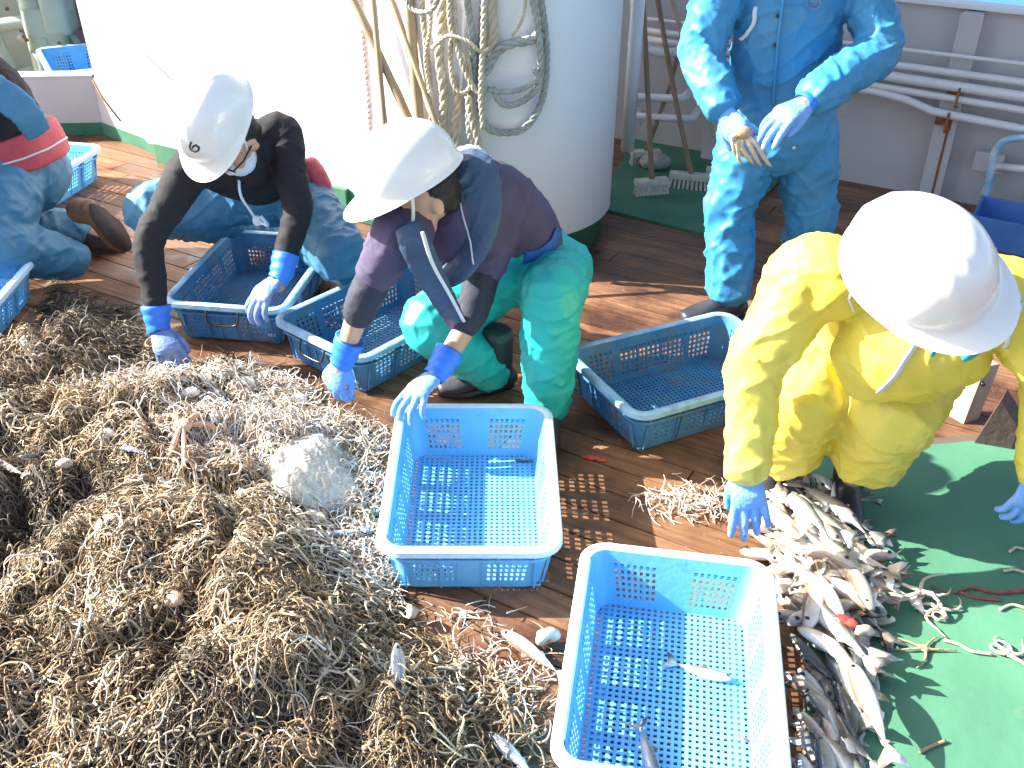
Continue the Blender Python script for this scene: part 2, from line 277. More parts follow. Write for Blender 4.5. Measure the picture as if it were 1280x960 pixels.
def remesh(mb, name, m, parent, voxel=.008, sm=4, disp=0.0, dscale=14.0, dseed=0.0, origin=None):
    me = mb.mesh(name); bm = bmesh.new(); bm.from_mesh(me); bmesh.ops.recalc_face_normals(bm, faces=bm.faces[:]); bm.to_mesh(me); bm.free()
    o = bpy.data.objects.new(name, me); COL.objects.link(o)
    md = o.modifiers.new('r', 'REMESH'); md.mode = 'VOXEL'; md.voxel_size = voxel; md.adaptivity = 0
    if sm: s = o.modifiers.new('s', 'SMOOTH'); s.iterations = sm; s.factor = .5
    dg = bpy.context.evaluated_depsgraph_get(); me2 = bpy.data.meshes.new_from_object(o.evaluated_get(dg)); bpy.data.objects.remove(o); bpy.data.meshes.remove(me)
    if disp:
        nn = len(me2.vertices); co = np.empty(nn*3); me2.vertices.foreach_get('co', co); no = np.empty(nn*3); me2.vertices.foreach_get('normal', no); co = co.reshape(-1, 3); no = no.reshape(-1, 3)
        A1_ = Vector((.8, .5, .33)); A2_ = Vector((-.5, .3, .81)); ds = Vector((dseed, dseed*2, dseed))
        def cr_(p):
            p = Vector(p); wv = noise.noise_vector(p*dscale*.35)*.9
            a = noise.noise((p-A1_*p.dot(A1_)*.72)*dscale*1.1+wv+ds); b = noise.noise((p-A2_*p.dot(A2_)*.72)*dscale*1.7+wv-ds)
            return 1.5*max(0, 1-abs(a)*4.2)**2+.8*max(0, 1-abs(b)*4.5)**2-.55
        d = np.array([cr_(p) for p in co])
        co += no*(d*disp)[:, None]; me2.vertices.foreach_set('co', co.ravel()); me2.update()
    me2.materials.clear(); me2.name = name
    return link(name, me2, m, parent, True, origin)
def basis(U, Fd):
    """columns: side, front, up"""
    F_ = Vector(Fd).normalized(); U_ = Vector(U); U_ = (U_-F_*U_.dot(F_)).normalized(); R_ = F_.cross(U_)
    return Matrix((R_, F_, U_)).transposed()
def cv(a, b, f): return Vector(CA*a+CB*b+CF*f)
# ================================================================== SETTING
E3 = Vector((.866, -.5, 0)); N3 = Vector((.5, .866, 0)); UP = Vector((0, 0, 1))
def EN(e, n, z=0.0): return E3*e+N3*n+UP*z       # ship axes: e along the planks, n across
RSHIP = Matrix((E3, N3, UP)).transposed()
NB = 4.82*S      # bulwark line
sea = MB(); sea.add([(-2500, -2500, -2.6), (2500, -2500, -2.6), (2500, 2500, -2.6), (-2500, 2500, -2.6)], [(0, 1, 2, 3)])
tag(sea.build('sea', M['water'], smooth=False), kind='structure')
mb = MB(); mb.box(EN(0, 1.6, -.06), (16, 2*(NB-1.6), .08), RSHIP)
tag(mb.build('deck_caulking', M['caulk'], smooth=False), kind='structure')
mb = MB(); pw = .113; n0 = -2.0; i = 0
while n0 < NB-.01:
    e = -8+rng.random()*2
    while e < 8:
        L_ = 2.2+rng.random()*1.6; wn = min(pw-.006, NB-n0)
        mb.box(EN(e+L_/2, n0+wn/2, -.014), (L_-.005, wn, .028), RSHIP, bev=.0025); e += L_
    n0 += pw
tag(mb.build('deck_planks', M['deck'], smooth=False), kind='structure')
# green painted waterway plate right of the column
p = [G(745, 262), G(905, 301), G(985, 216), G(800, 160)]
mb = MB(); mb.prism([q+UP*.002 for q in p], (0, 0, .012)); tag(mb.build('deck_waterway', M['green_paint'], smooth=False), kind='structure')
# ---- bulwark (starboard side)
bw = thing('bulwark', 'long shaded white steel bulwark along the ship side behind the standing man', 'bulwark', EN(2.5, NB, 0))
BH = .84*S
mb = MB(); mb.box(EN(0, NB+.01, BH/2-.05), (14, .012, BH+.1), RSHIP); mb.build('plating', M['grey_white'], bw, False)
mb = MB(); mb.box(EN(0, NB+.01, BH+.012), (14, .11, .022), RSHIP, bev=.006); mb.build('top_rail', M['white'], bw, False)
ST = [W(1165, 240, 4.82)]
for q in (-2.3, -1.15, 0, 1.15, 2.3):
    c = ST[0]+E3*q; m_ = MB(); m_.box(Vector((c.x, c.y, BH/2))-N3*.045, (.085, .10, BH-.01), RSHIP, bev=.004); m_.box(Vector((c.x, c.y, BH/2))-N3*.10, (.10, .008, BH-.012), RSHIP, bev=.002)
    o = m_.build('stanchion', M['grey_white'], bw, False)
    if q == 0: o['label'] = 'rust-streaked stanchion'
    if q == 0:
        m_ = MB(); m_.box(Vector((c.x, c.y, .2*S))-N3*.1055+E3*.014, (.012, .002, .37), RSHIP); m_.box(Vector((c.x, c.y, .37*S))-N3*.1058+E3*.01, (.03, .002, .06), RSHIP); m_.box(Vector((c.x, c.y, .50*S))-N3*.1058+E3*.01, (.04, .002, .05), RSHIP); m_.build('rust_streak', M['rust'], o, False)
# pipes along the bulwark
pl = [('thin white conduit pipe, topmost of the run on the bulwark', (1130, 62), (1280, 80), .011),
      ('white pipe second from the top of the run on the bulwark', (1120, 81), (1280, 103), .019),
      ('thick white pipe in the middle of the run on the bulwark', (1110, 95), (1280, 121), .027),
      ('white pipe second from the bottom of the run on the bulwark', (1100, 108), (1280, 138), .019),
      ('bent white pipe, lowest of the run on the bulwark', (1090, 124), (1280, 162), .023)]
for lb, A, B, r in pl:
    a = W(A[0], A[1], 4.82, .15); b = W(B[0], B[1], 4.82, .15); d = (b-a)/(b-a).dot(E3)
    pts = [a+d*(-1.3)]+[a+d*t for t in np.linspace(-.9, 1.6, 20)]
    if 'bent' in lb: pts = [p_+UP*(.035*S*(1 if (p_-a).dot(E3) < .12 else max(0, 1-((p_-a).dot(E3)-.12)/.15))) for p_ in pts]
    m_ = MB(); m_.tube(pts, r*.82*S, 14); tag(m_.build('pipe', M['pipe'], None, True, origin=a), lb, 'pipe', 'pipes running along the bulwark')
for zz, ee, lb in ((.50, 0, 'rusty steel pipe clamp on the stanchion between the upper pipes'), (.39, -.02, 'rusty steel pipe clamp on the stanchion just above the lowest pipe')):
    c = ST[0]+E3*ee; m_ = MB(); c0 = Vector((c.x, c.y, zz*S))-N3*.12
    m_.box(c0, (.06, .02, .05), RSHIP, bev=.004); m_.tube([c0+N3*.0-UP*.05+E3*.03, c0-N3*.06-UP*.04+E3*.03, c0-N3*.07+E3*.03, c0-N3*.05+UP*.05+E3*.03], .006, 8)
    tag(m_.build('pipe_clamp', M['rust'], None, False, origin=c0), lb, 'clamp')
# ---- sunlit white deckhouse wall and the column
NW = 3.25*S
def wl(e, z): return EN(e, NW, z)
e_left = W(120, 105, 3.25).dot(Vector((.866, -.5, 0))); e_bot = W(196, 196, 3.25).dot(Vector((.866, -.5, 0)))
CCX = Vector((-.06*S, 4.05*S, 0)); CR = .47*S; e_col = CCX.dot(E3)
wall = thing('deckhouse_wall', 'tall sunlit white steel wall with a faint diagonal weld ridge behind the crouching workers', 'wall', wl(e_left, 0))
mb = MB(); mb.prism([wl(e_bot, .10), wl(e_col, .10), wl(e_col, 3.9), wl(-9.5, 3.9), wl(-9.5, 1.35), wl(e_left-.05, 1.35), wl(e_left, .35*S), wl(e_bot-.05, .10)], N3*.06)  # upper plate stretched far left out of view to shade brooms and bulwark
mb.build('plating', M['white'], wall, False)
mb = MB(); mb.box(EN((e_bot+e_col)/2, NW+.02, .05), (e_col-e_bot, .05, .11), RSHIP); mb.build('skirting', M['green_paint'], wall, False)
mb = MB(); a = W(110, 2, 3.25); b = W(216, 100, 3.25); mb.tube([a, b], .005, 8); 
a2 = W(128, 100, 3.25); b2 = W(212, 178, 3.25); mb.tube([a2, b2], .003, 8); mb.build('weld_ridge', M['white'], wall, True)
mb = MB(); mb.tube([W(452, 76, 3.25, .01), W(520, 78, 3.25, .01)], .005, 8); mb.build('wire', M['pipe'], wall, True)
kerb = thing('green_kerb_block', 'small green painted kerb block at the foot of the white wall beside the black-shirted man', 'kerb', G(425, 245))
c = G(428, 262); mb = MB(); mb.box(c+UP*.07, (.09, .04, .09), RSHIP, bev=.004); mb.build('block', M['green_paint'], kerb, False)
a = G(440, 262); b = G(478, 292); mb = MB(); mb.box((a+b)/2+UP*.012, ((b-a).length, .05, .024), RSHIP); mb.build('strip', M['green_paint'], kerb, False)
colm = thing('steel_column', 'thick round white steel column with a green foot, hung with ropes', 'column', CCX)
mb = MB(); mb.tube([CCX+UP*z for z in (.125, .13, 1.2, 2.4, 3.7)], [CR-.004, CR, CR, CR, CR], 96, cap=False); mb.build('shaft', M['white'], colm, True)
mb = MB(); mb.tube([CCX+UP*z for z in (0, .12, .126)], [CR-.03, CR-.03, CR-.01], 96); mb.build('foot', M['green_paint'], colm, True)
def ONC(x, y, off):      # point on the column's surface (or on the wall beside it)
    d = ray(x, y); o_ = CC[:2]-np.array(CCX[:2]); r = CR+off; a = d[0]**2+d[1]**2; b = 2*(o_[0]*d[0]+o_[1]*d[1]); c = o_@o_-r*r; q = b*b-4*a*c
    pw_ = W(x, y, 3.25, off)
    if q <= 0: return pw_
    t = (-b-math.sqrt(q))/(2*a); pc = Vector(CC+d*t)
    return pc if (pc.y < pw_.y) else pw_
ud = thing('shade_slab', 'unseen overhead slab added to darken the area behind the wall and column', 'deck', EN(-.8, (NW+NB)/2, 2.6))  # unseen overhang, added to cut the sky light behind wall and column
mb = MB(); mb.box(EN(-.9, (NW+NB)/2+.35, 2.6), (6.6, NB-NW+.5, .08), RSHIP); mb.build('slab_plate', M['grey_white'], ud, False)
# ---- coaming at the left and the fore part
co = thing('hatch_coaming', 'low white steel coaming with a slanted gusset at the left end of the wall', 'coaming', G(60, 175))
A0 = G(-420, 178); A1 = G(130, 168); hh = .30*S
mb = MB(); u_ = (A1-A0).normalized(); nn = Vector((-u_.y, u_.x, 0))
mb.prism([A0+UP*.07, A1+UP*.07, A1+UP*hh, A0+UP*hh], nn*.05); mb.prism([A0+UP*hh+UP*.001, A1+UP*(hh+.001), A1+UP*(hh+.012)+nn*.07, A0+UP*(hh+.012)+nn*.07], nn*.0+Vector((0, 0, .01)))
mb.build('coaming_plate', M['grey_white'], co, False)
B1 = G(222, 203); mb = MB(); tp = A1+UP*hh; mb.prism([A1+UP*.07+nn*.002, B1+UP*.07, B1+UP*.09, A1.lerp(B1, .12)+UP*(hh-.02), tp+nn*.002-UP*.001], Vector((.012, .03, 0))); mb.build('gusset', M['grey_white'], co, False)
mb = MB(); mb.tube([A1+UP*(hh-.01)-nn*.005, A1.lerp(B1, .1)+UP*(hh-.1)-nn*.004, A1.lerp(B1, .3)+UP*(hh-.2)-nn*.004], .005, 8); mb.build('rust_seam', M['rust'], co)
mb = MB(); mb.prism([A0, A1, A1+UP*.07, A0+UP*.07], nn*.04); mb.prism([A1+Vector((.001, 0, 0)), B1, B1+UP*.07, A1+UP*.07+Vector((.001, 0, 0))], Vector((.01, .03, 0))); mb.build('skirting', M['green_paint'], co, False)
# ---- fore bulkhead behind machinery
fb = thing('fore_bulkhead', 'mauve grey rust-stained bulkhead behind the pale green winch', 'bulkhead', Vector((-3.6, 8.0, 0)))
mb = MB(); mb.box((-3.2, 7.9, 1.0), (6.0, .06, 2.2), Matrix.Rotation(.12, 3, 'Z')); mb.build('plating', M['hull'], fb, False)
mb = MB(); 
for x_ in (-3.15, -2.7): mb.box((x_, 7.83, .9), (.07, .05, 2.0), Matrix.Rotation(.12, 3, 'Z'))
mb.build('stiffener', M['hull'], fb, False)
mb = MB(); mb.tube([D(82, 33, 6.8), D(112, 34, 6.8)], .02, 10); mb.build('bracket_pipe', M['hull'], fb)
# ---- winch machinery
wn = thing('deck_winch', 'pale green winch machinery with pipes and a round post at the top left', 'winch', D(60, 105, 6.0)*1.0)
def DP(x, y, dy=0): return D(x, y, 6.0+dy)
mb = MB(); a = DP(66, 108); mb.tube([Vector((a.x, a.y, z)) for z in (-.0, .02, .55*S, .56*S)], [.095, .09, .088, .07], 24); mb.build('round_post', M['machine'], wn)
mb = MB(); b = DP(60, 34); mb.box(b, (.24, .20, .26), Matrix.Rotation(.2, 3, 'Z'), bev=.03); mb.box(DP(72, 10), (.16, .2, .3), Matrix.Rotation(.1, 3, 'Z'), bev=.03); mb.box(DP(56, 52), (.13, .22, .10), None, bev=.02); mb.sph(DP(78, 18), .06); mb.sph(DP(82, 10), .045); mb.build('valve_block', M['machine'], wn)
mb = MB(); mb.tube(smoothpath([DP(-60, 42), DP(0, 32), DP(30, 28), DP(48, 32)], .03), .042, 14); mb.build('inlet_pipe', M['machine'], wn)
mb = MB(); mb.tube(smoothpath([DP(-8, 30), DP(2, 60), DP(14, 85), DP(22, 108), DP(24, 118)], .03), .032, 12); mb.tube(smoothpath([DP(-14, 60), DP(-4, 90), DP(2, 118)], .03), .028, 12); mb.build('bent_pipe', M['machine'], wn)
mb = MB(); mb.tube(smoothpath([DP(68, 42), DP(80, 40), DP(90, 46), DP(98, 56)], .03), .022, 12); mb.build('outlet_pipe', M['machine'], wn); mb = MB(); mb.tube([DP(24, 44), DP(44, 52)], .035, 12); mb.build('flange', M['machine'], wn); mb = MB(); mb.tube([DP(18, 94), DP(52, 86)], .03, 12); mb.build('lower_pipe', M['machine'], wn)
mb = MB(); mb.box(DP(28, 112), (.2, .1, .09), None, bev=.015); mb.build('foot_bracket', M['machine'], wn, False)
mb = MB(); mb.box(D(-30, 20, 6.5), (1.1, .05, 1.1), None, bev=.01); mb.build('back_panel', M['machine'], wn, False)
for q in ((30, 46), (33, 50), (74, 54), (80, 80), (81, 88), (9, 11)):
    m_ = MB(); m_.tube([DP(q[0], q[1], -.16), DP(q[0], q[1], -.12)], .014, 6); m_.build('bolt', M['rust'], wn, False)
# ---- rail pipes, vertical pipe behind the column
t = thing('rail_pipe', 'white tubular guard rail with two bent rungs behind the brooms', 'rail', W(820, 130, 4.5))
mb = MB()
for (x0, y0, x1, y1) in ((790, 121, 852, 123), (788, 145, 862, 148)):
    a = W(x0, y0, 4.55); b = W(x1, y1, 4.55); c = W(x1+10, y1-10, 4.65); mb.tube(smoothpath([a, a.lerp(b, .5), b, c], .02), .021, 12)
mb.build('rung', M['pipe'], t)
mb = MB(); mb.tube(smoothpath([W(793, 0, 4.6), W(796, 35, 4.6), W(810, 60, 4.6), W(840, 66, 4.6), W(872, 52, 4.7)], .02), .024, 12); mb.build('curved_bar', M['pipe'], t)
mb = MB(); mb.box(W(793, 146, 4.6), (.09, .06, .09), RSHIP, bev=.008); mb.box(W(791, 119, 4.6), (.06, .06, .09), RSHIP, bev=.012); mb.build('bracket', M['pipe'], t, False)
mb = MB(); a = W(784, 188, 4.3); b = W(796, -40, 4.3); mb.tube([a, Vector((a.x, a.y, b.z))], .034, 16); tag(mb.build('pipe', M['pipe'], None, origin=a), 'upright white pipe standing just right of the thick column', 'pipe')
# ---- brooms leaning against the rail
def broom(lb, base, topx, hw, yaw, r=.013, mh='handle'):
    t = thing('broom', lb, 'broom', base, 'brooms leaning in the corner behind the column'); R_ = Matrix.Rotation(yaw, 3, 'Z')
    m_ = MB(); m_.box(base+UP*.075, (hw, .055, .03), R_, bev=.006); m_.build('head', M['bristle'], t, False)
    m_ = MB()
    for k in range(10):
        for l in (-1, 0, 1): 
            q = base+R_@Vector(((k-4.5)/10*hw*.95, l*.017, .065)); m_.tube([q, q+R_@Vector(((k-4.5)*.002, l*.006, -.062))], [.0075, .009], 5)
    m_.build('bristles', M['bristle'], t, False)
    m_ = MB(); mid = base.lerp(topx, .5)+Vector((.006, 0, 0)); m_.tube(smoothpath([base+UP*.085, mid, topx, topx+(topx-base)*.35], .05), r, 10); m_.build('handle', M[mh], t)
broom('broom with a pale block head standing nearest the white column', G(813, 245), W(804, 0, 4.45), .17, .25)
broom('broom with bent brown handle and striped bristles, rightmost in the corner', G(862, 238), W(822, 0, 4.6), .22, -.25)
broom('broom with a grey handle leaning behind the bent brown one', G(905, 232), W(840, 0, 4.6), .2, -.2, .012, 'wood_grey')
broom('broom with reddish handle slanting the other way in the corner', G(806, 208), W(866, 0, 4.7), .16, .1)
bt = thing('float_ball', 'dull grey metal bowl lying behind the brooms', 'bowl', G(812, 210)); mb = MB(); mb.sph(G(818, 212)+UP*.045, (.085, .075, .045), None, 20, 12); mb.build('bowl', M['rope_grey'], bt)
# ---- poles leaning on the wall
for lb, A, B, r in (('brown bamboo pole leaning right, leftmost at its top', (440, -5), (511, 148), .017), ('brown pole crossing behind the leaning bamboo', (466, -5), (472, 60), .012),
                    ('upright brown bamboo pole nearest the hanging ropes', (510, -5), (524, 150), .02), ('thin brown pole leaning against the upright bamboo pole', (488, -5), (512, 62), .011)):
    a = W(A[0], A[1], 3.25, .27); b = W(B[0], B[1], 3.25, .30); d = (b-a)
    b2 = a+d*((a.z)/(a.z-b.z))*.98; a2 = a-d*.8
    m_ = MB(); m_.tube([a2.lerp(b2, k/24) for k in range(25)], [r*(1+.12*(k % 4 == 0)) for k in range(25)], 10)
    tag(m_.build('bamboo_pole', M['pole'], None, origin=b2), lb, 'pole', 'poles leaning on the white wall')
# ---- ropes
def rope(path, r, strands=3, pitch=None, m='rope', name='rope', label=None, cat='rope', group=None, parent=None):
    P = smoothpath(path, .008); k = len(P); pitch = pitch or r*7; mb = MB(); T_ = [(P[min(i+1, k-1)]-P[max(i-1, 0)]).normalized() for i in range(k)]
    a = Vector((.3, -1, .2)); fr = []; s_ = 0
    for i in range(k):
        a = (a-T_[i]*a.dot(T_[i])).normalized(); fr.append((a.copy(), T_[i].cross(a), s_)); s_ += (P[min(i+1, k-1)]-P[i]).length
    for q in range(strands):
        pts = []
        for i in range(k):
            x, y, s2 = fr[i]; an = 2*math.pi*(s2/pitch+q/strands); pts.append(P[i]+(x*math.cos(an)+y*math.sin(an))*r*.52)
        mb.tube(pts, r*.56, 7)
    o = mb.build(name, M[m], parent, True, origin=None if parent else P[0])
    if label: tag(o, label, cat, group)
    return o
RG = 'ropes hanging on the column'
def rp(lb, px, r, m='rope', off=.03):
    rope([ONC(x, y, off+(o_[0] if o_ else 0)) for (x, y, *o_) in px], r*S, m=m, name='hanging_rope', label=lb, group=RG)
rp('big grey rope loop hanging on the right of the column, dipping lowest', [(664, -60), (676, 0), (683, 60), (679, 120), (658, 158), (630, 166), (610, 160), (601, 140), (600, 90), (604, 0), (608, -60)], .0125, 'rope_grey', .035)
rp('inner grey rope loop hanging inside the biggest loop', [(655, -60), (668, 10), (676, 70), (672, 108), (650, 128), (628, 130), (616, 110)], .012, 'rope_grey', .06)
rp('short grey rope bight drooping across the inner loop', [(610, 112), (632, 115), (655, 110), (672, 98), (668, 86)], .010, 'rope_grey', .065)
rp('pale grey rope slung diagonally across the upper column', [(606, 92), (620, 66), (640, 54), (664, 50), (676, 40)], .017, 'rope_grey', .045)
rp('faded rope slung in a curve beside the diagonal one', [(610, 70), (618, 40), (616, 10), (622, -60)], .016, 'rope', .04)
rp('thin rope with a frayed end hanging over the loops', [(660, -60), (656, 10), (648, 34), (640, 44)], .006, 'rope', .05)
rp('thick tan twisted rope hanging straight down the middle', [(550, -60), (553, 20), (549, 70), (555, 120), (553, 165), (560, 215)], .0165, 'rope', .05)
rp('tan twisted rope hanging left of the thick one', [(526, -60), (528, 10), (533, 60), (537, 110), (540, 150), (545, 200)], .011, 'rope', .03)
rp('pale straight twisted rope hanging in front of the hank', [(606, -60), (605, 20), (603, 70), (601, 120), (604, 160)], .0105, 'rope', .085)
rp('brown rope loop hanging inside the hank', [(570, -60), (566, 30), (563, 70), (567, 105), (578, 116), (588, 105), (584, 70), (572, 50), (568, 0)], .0085, 'rope', .07)
rp('grey rope in the hank, running down to the lowest knot', [(580, -60), (584, 0), (590, 40), (592, 90), (586, 140), (590, 185), (600, 205)], .0125, 'rope_grey', .05)
rp('knotted tan rope tail at the foot of the hank', [(566, 95), (572, 130), (568, 160), (574, 190), (586, 200)], .015, 'rope', .04)
rp('tan rope tail hanging lowest beside the white collar', [(585, 120), (590, 150), (598, 178), (594, 196), (604, 208)], .013, 'rope', .075)
rp('grey rope bight hooked at the top of the hank', [(506, -40), (509, 2), (520, 14), (536, 14), (545, 2), (548, -40)], .009, 'rope_grey', .06)
rp('thin cord crossing in front of the hank', [(540, 60), (560, 45), (585, 52), (600, 64), (612, 60)], .007, 'rope', .09)
rp('tan rope looping beside the thick middle rope', [(566, -60), (562, 20), (572, 60), (580, 85), (594, 112), (606, 118)], .010, 'rope', .08)
rp('frayed tan rope strand twisted round the left rope', [(540, -60), (538, 30), (532, 75), (540, 130), (536, 160)], .008, 'rope', .055)
rope([W(450, -60, 3.25, .05), W(452, 10, 3.25, .05), (W(458, 80, 3.25, .05)), W(462, 130, 3.25, .05), W(464, 170, 3.25, .05)], .014, 4, m='rope_pink', name='hanging_rope', label='frayed pinkish rope hanging alone at the far left of the wall', group=None)
# ================================================================== CRATES
CW, CL, CHH = .475, .684, .178
def rrect(hw, hl, r, per=6):
    pts = []; 
    for cx, cy, a0 in ((hw-r, hl-r, 0), (-hw+r, hl-r, 90), (-hw+r, -hl+r, 180), (hw-r, -hl+r, 270)):
        for k in range(per+1):
            q = math.radians(a0+90*k/per); pts.append((cx+r*math.cos(q), cy+r*math.sin(q)))
    return pts
def perforate(U, V, hole, fmap, th):
    """sheet over grid lines U x V with some cells left open; fmap(u, v, side) -> point"""
    mb = MB(); idx = {}; vs = []; fs = []
    def vid(i, j, s_):
        k = (i, j, s_)
        if k not in idx: idx[k] = len(vs); vs.append(fmap(U[i], V[j], s_*th))
        return idx[k]
    nu, nv = len(U)-1, len(V)-1; solid = lambda i, j: 0 <= i < nu and 0 <= j < nv and not hole(i, j)
    for i in range(nu):
        for j in range(nv):
            if not solid(i, j): continue
            fs.append((vid(i, j, 0), vid(i+1, j, 0), vid(i+1, j+1, 0), vid(i, j+1, 0))); fs.append((vid(i, j, 1), vid(i, j+1, 1), vid(i+1, j+1, 1), vid(i+1, j, 1)))
            for (a, b, c, d, x, y) in ((i, j, i+1, j, i, j-1), (i+1, j, i+1, j+1, i+1, j), (i+1, j+1, i, j+1, i, j+1), (i, j+1, i, j, i-1, j)):
                if not solid(x, y): fs.append((vid(a, b, 0), vid(a, b, 1), vid(c, d, 1), vid(c, d, 0)))
    mb.add(vs, fs); return mb
def wall_panel(L_top, L_bot, groups, rows, z0, z1, slot_w, slot_gap, ncol, fm):
    """one straight perforated side; groups = centre positions (fraction of half length)"""
    U = {-1.0, 1.0}; holesU = []; half = L_bot/2
    for g in groups:
        tot = ncol*slot_w+(ncol-1)*slot_gap; s0 = g*half-tot/2
        for k in range(ncol):
            a = (s0+k*(slot_w+slot_gap))/half; b = a+slot_w/half; U |= {a, b}; holesU.append((a, b))
    U = sorted(U); V = {0.0, 1.0}; hv = []; H_ = z1-z0
    for k in range(rows):
        a = .16+k*(.66/rows); b = a+.66/rows*.62; V |= {a, b}; hv.append((a, b))
    V = sorted(V)
    hU = {i for i in range(len(U)-1) if any(abs(U[i]-a) < 1e-9 for a, b in holesU)}; hV = {j for j in range(len(V)-1) if any(abs(V[j]-a) < 1e-9 for a, b in hv)}
    return perforate(U, V, lambda i, j: i in hU and j in hV, fm, .0035)
def make_crate(label, old=False, handles=False, group='blue plastic fish crates on the deck'):
    mm, mr = (M['crate_old'], M['crate_old_rim']) if old else (M['crate'], M['crate_rim'])
    t = thing('fish_crate', label, 'crate', (0, 0, 0), group); zb, zt = .016, CHH-.004; ti = .030; R_ = .045; bw, bl = CW/2-ti-.022, CL/2-ti-.022; tw, tl = CW/2-.026, CL/2-.026
    # four perforated sides + rounded corners
    mb = MB()
    def side(sgn, ax):
        def fm(u, v, w_):
            z = zb+(zt-zb)*v; hw = bw+(tw-bw)*v; hl = bl+(tl-bl)*v
            if ax == 'x': return (sgn*(hw-w_), u*(hl-R_), z)
            return (u*(hw-R_), sgn*(hl-w_), z)
        return fm
    for s_ in (-1, 1):
        for pnl in (wall_panel(CW, 2*(bw-R_), [-.62, .62], 6, zb, zt, .0075, .0065, 7, side(s_, 'y')), wall_panel(CL, 2*(bl-R_), [-.76, -.27, .27, .76] if not old else [-.76, -.3, .05, .4, .8], 6, zb, zt, .0105, .0075, 5, side(s_, 'x'))):
            mb.add(pnl.v, pnl.f)
    per = 6
    for (sx, sy, a0) in ((1, 1, 0), (-1, 1, 90), (-1, -1, 180), (1, -1, 270)):
        vs = []
        for w_ in (0, .0035):
            for v in (0, 1):
                hw = bw+(tw-bw)*v-w_; hl = bl+(tl-bl)*v-w_; z = zb+(zt-zb)*v
                for k in range(per+1):
                    q = math.radians(a0+90*k/per); vs.append((sx*(hw-R_+w_)+(R_-w_)*math.cos(q), sy*(hl-R_+w_)+(R_-w_)*math.sin(q), z))
        n_ = per+1; fs = [(k, k+1, n_+k+1, n_+k) for k in range(per)]+[(2*n_+k, 3*n_+k, 3*n_+k+1, 2*n_+k+1) for k in range(per)]
        mb.add(vs, fs)
    WMB = mb
    # floor lattice
    fw, fl = bw-.002, bl-.002; nx, ny = 24, 36; U = [-fw]; px_, py_ = 2*fw/nx, 2*fl/ny
    for k in range(nx): a = -fw+px_*(k+.27); U += [a, a+px_*.5]
    U.append(fw); V = [-fl]
    for k in range(ny): a = -fl+py_*(k+.27); V += [a, a+py_*.5]
    V.append(fl); rs = .0
    corner = lambda i, j: (abs((U[i]+U[i+1])/2) > fw-.03 and abs((V[j]+V[j+1])/2) > fl-.03)
    mb = perforate(U, V, lambda i, j: (i % 2 == 1 and j % 2 == 1), lambda u, v, w_: (u, v, zb+w_), .004)
    mb.build('floor_grid', mm, t, False)
    # rim: rounded flange with turned down lip
    prof = [(-.002, -.012), (-.002, .0), (.004, .004), (.018, .004), (.024, .0), (.025, -.016), (.0215, -.016), (.020, -.002), (.004, -.002), (.0015, -.012)]
    mb = MB(); vs = []; base = rrect(tw, tl, R_, 7); 
    for (d, z) in prof: vs += [(x, y, zt+z) for x, y in rrect(tw+d, tl+d, R_+d, 7)]
    nb = len(base); P_ = len(prof); fs = [(i*nb+j, i*nb+(j+1) % nb, ((i+1) % P_)*nb+(j+1) % nb, ((i+1) % P_)*nb+j) for i in range(P_) for j in range(nb)]
    mb.add(vs, fs); rim = mb.build('rim', mr, t, True, sharp=50)
    # second stacking ledge and ribs
    mb = MB(); zz = zt-.045; k_ = (zz-zb)/(zt-zb); hw, hl = bw+(tw-bw)*k_, bl+(tl-bl)*k_; vs = []; pr = [(-.0005, -.004), (.012, -.004), (.012, .004), (-.0005, .004)]
    for (d, z) in pr: vs += [(x, y, zz+z) for x, y in rrect(hw+d, hl+d, R_+d, 7)]
    mb.add(vs, [(i*nb+j, i*nb+(j+1) % nb, ((i+1) % 4)*nb+(j+1) % nb, ((i+1) % 4)*nb+j) for i in range(4) for j in range(nb)]); mb.build('stacking_ledge', mm, t, True, sharp=40)
    mb = MB()
    def rib(u, ax, sgn, w_=.004, dpt=.010, z0=zb-.002, z1=zt-.012):
        def pt(v, o_): 
            hw = bw+(tw-bw)*v; hl = bl+(tl-bl)*v; z = zb+(zt-zb)*v
            return Vector((sgn*(hw+o_), u, z)) if ax == 'x' else Vector((u, sgn*(hl+o_), z))
        ee = Vector((0, w_, 0)) if ax == 'x' else Vector((w_, 0, 0)); v0 = 0; v1 = .93
        a, b, c, d = pt(v0, -.0005), pt(v0, dpt*.5), pt(v1, dpt), pt(v1, -.0005); mb.prism([a-ee/2, b-ee/2, c-ee/2, d-ee/2], ee)
    for s_ in (-1, 1):
        for u in (-.165, -.075, .075, .165): rib(u, 'y', s_)
        for u in (-.03, .03): rib(u, 'y', s_, .003, .006)
        for u in (-.27, -.16, -.145, -.05, .05, .145, .16, .27): rib(u, 'x', s_)
    mb.add(WMB.v, WMB.f); mb.build('side_walls', mm, t, True, sharp=35)
    mb = MB()
    for x_ in (-bw+.03, bw-.03):
        mb.box((x_, 0, .008), (.03, 2*bl-.04, .016))
    mb.build('skids', mm, t, False)
    mb = MB()
    for k in range(5):
        y_ = -.12+k*.009; mb.box((tw+.012, y_, zt+.0043), (.009, .0022, .0008), Matrix.Rotation(.5 if k % 2 else .9, 3, 'Z'))
    mb.build('rim_mark', M['hull'], rim, False)
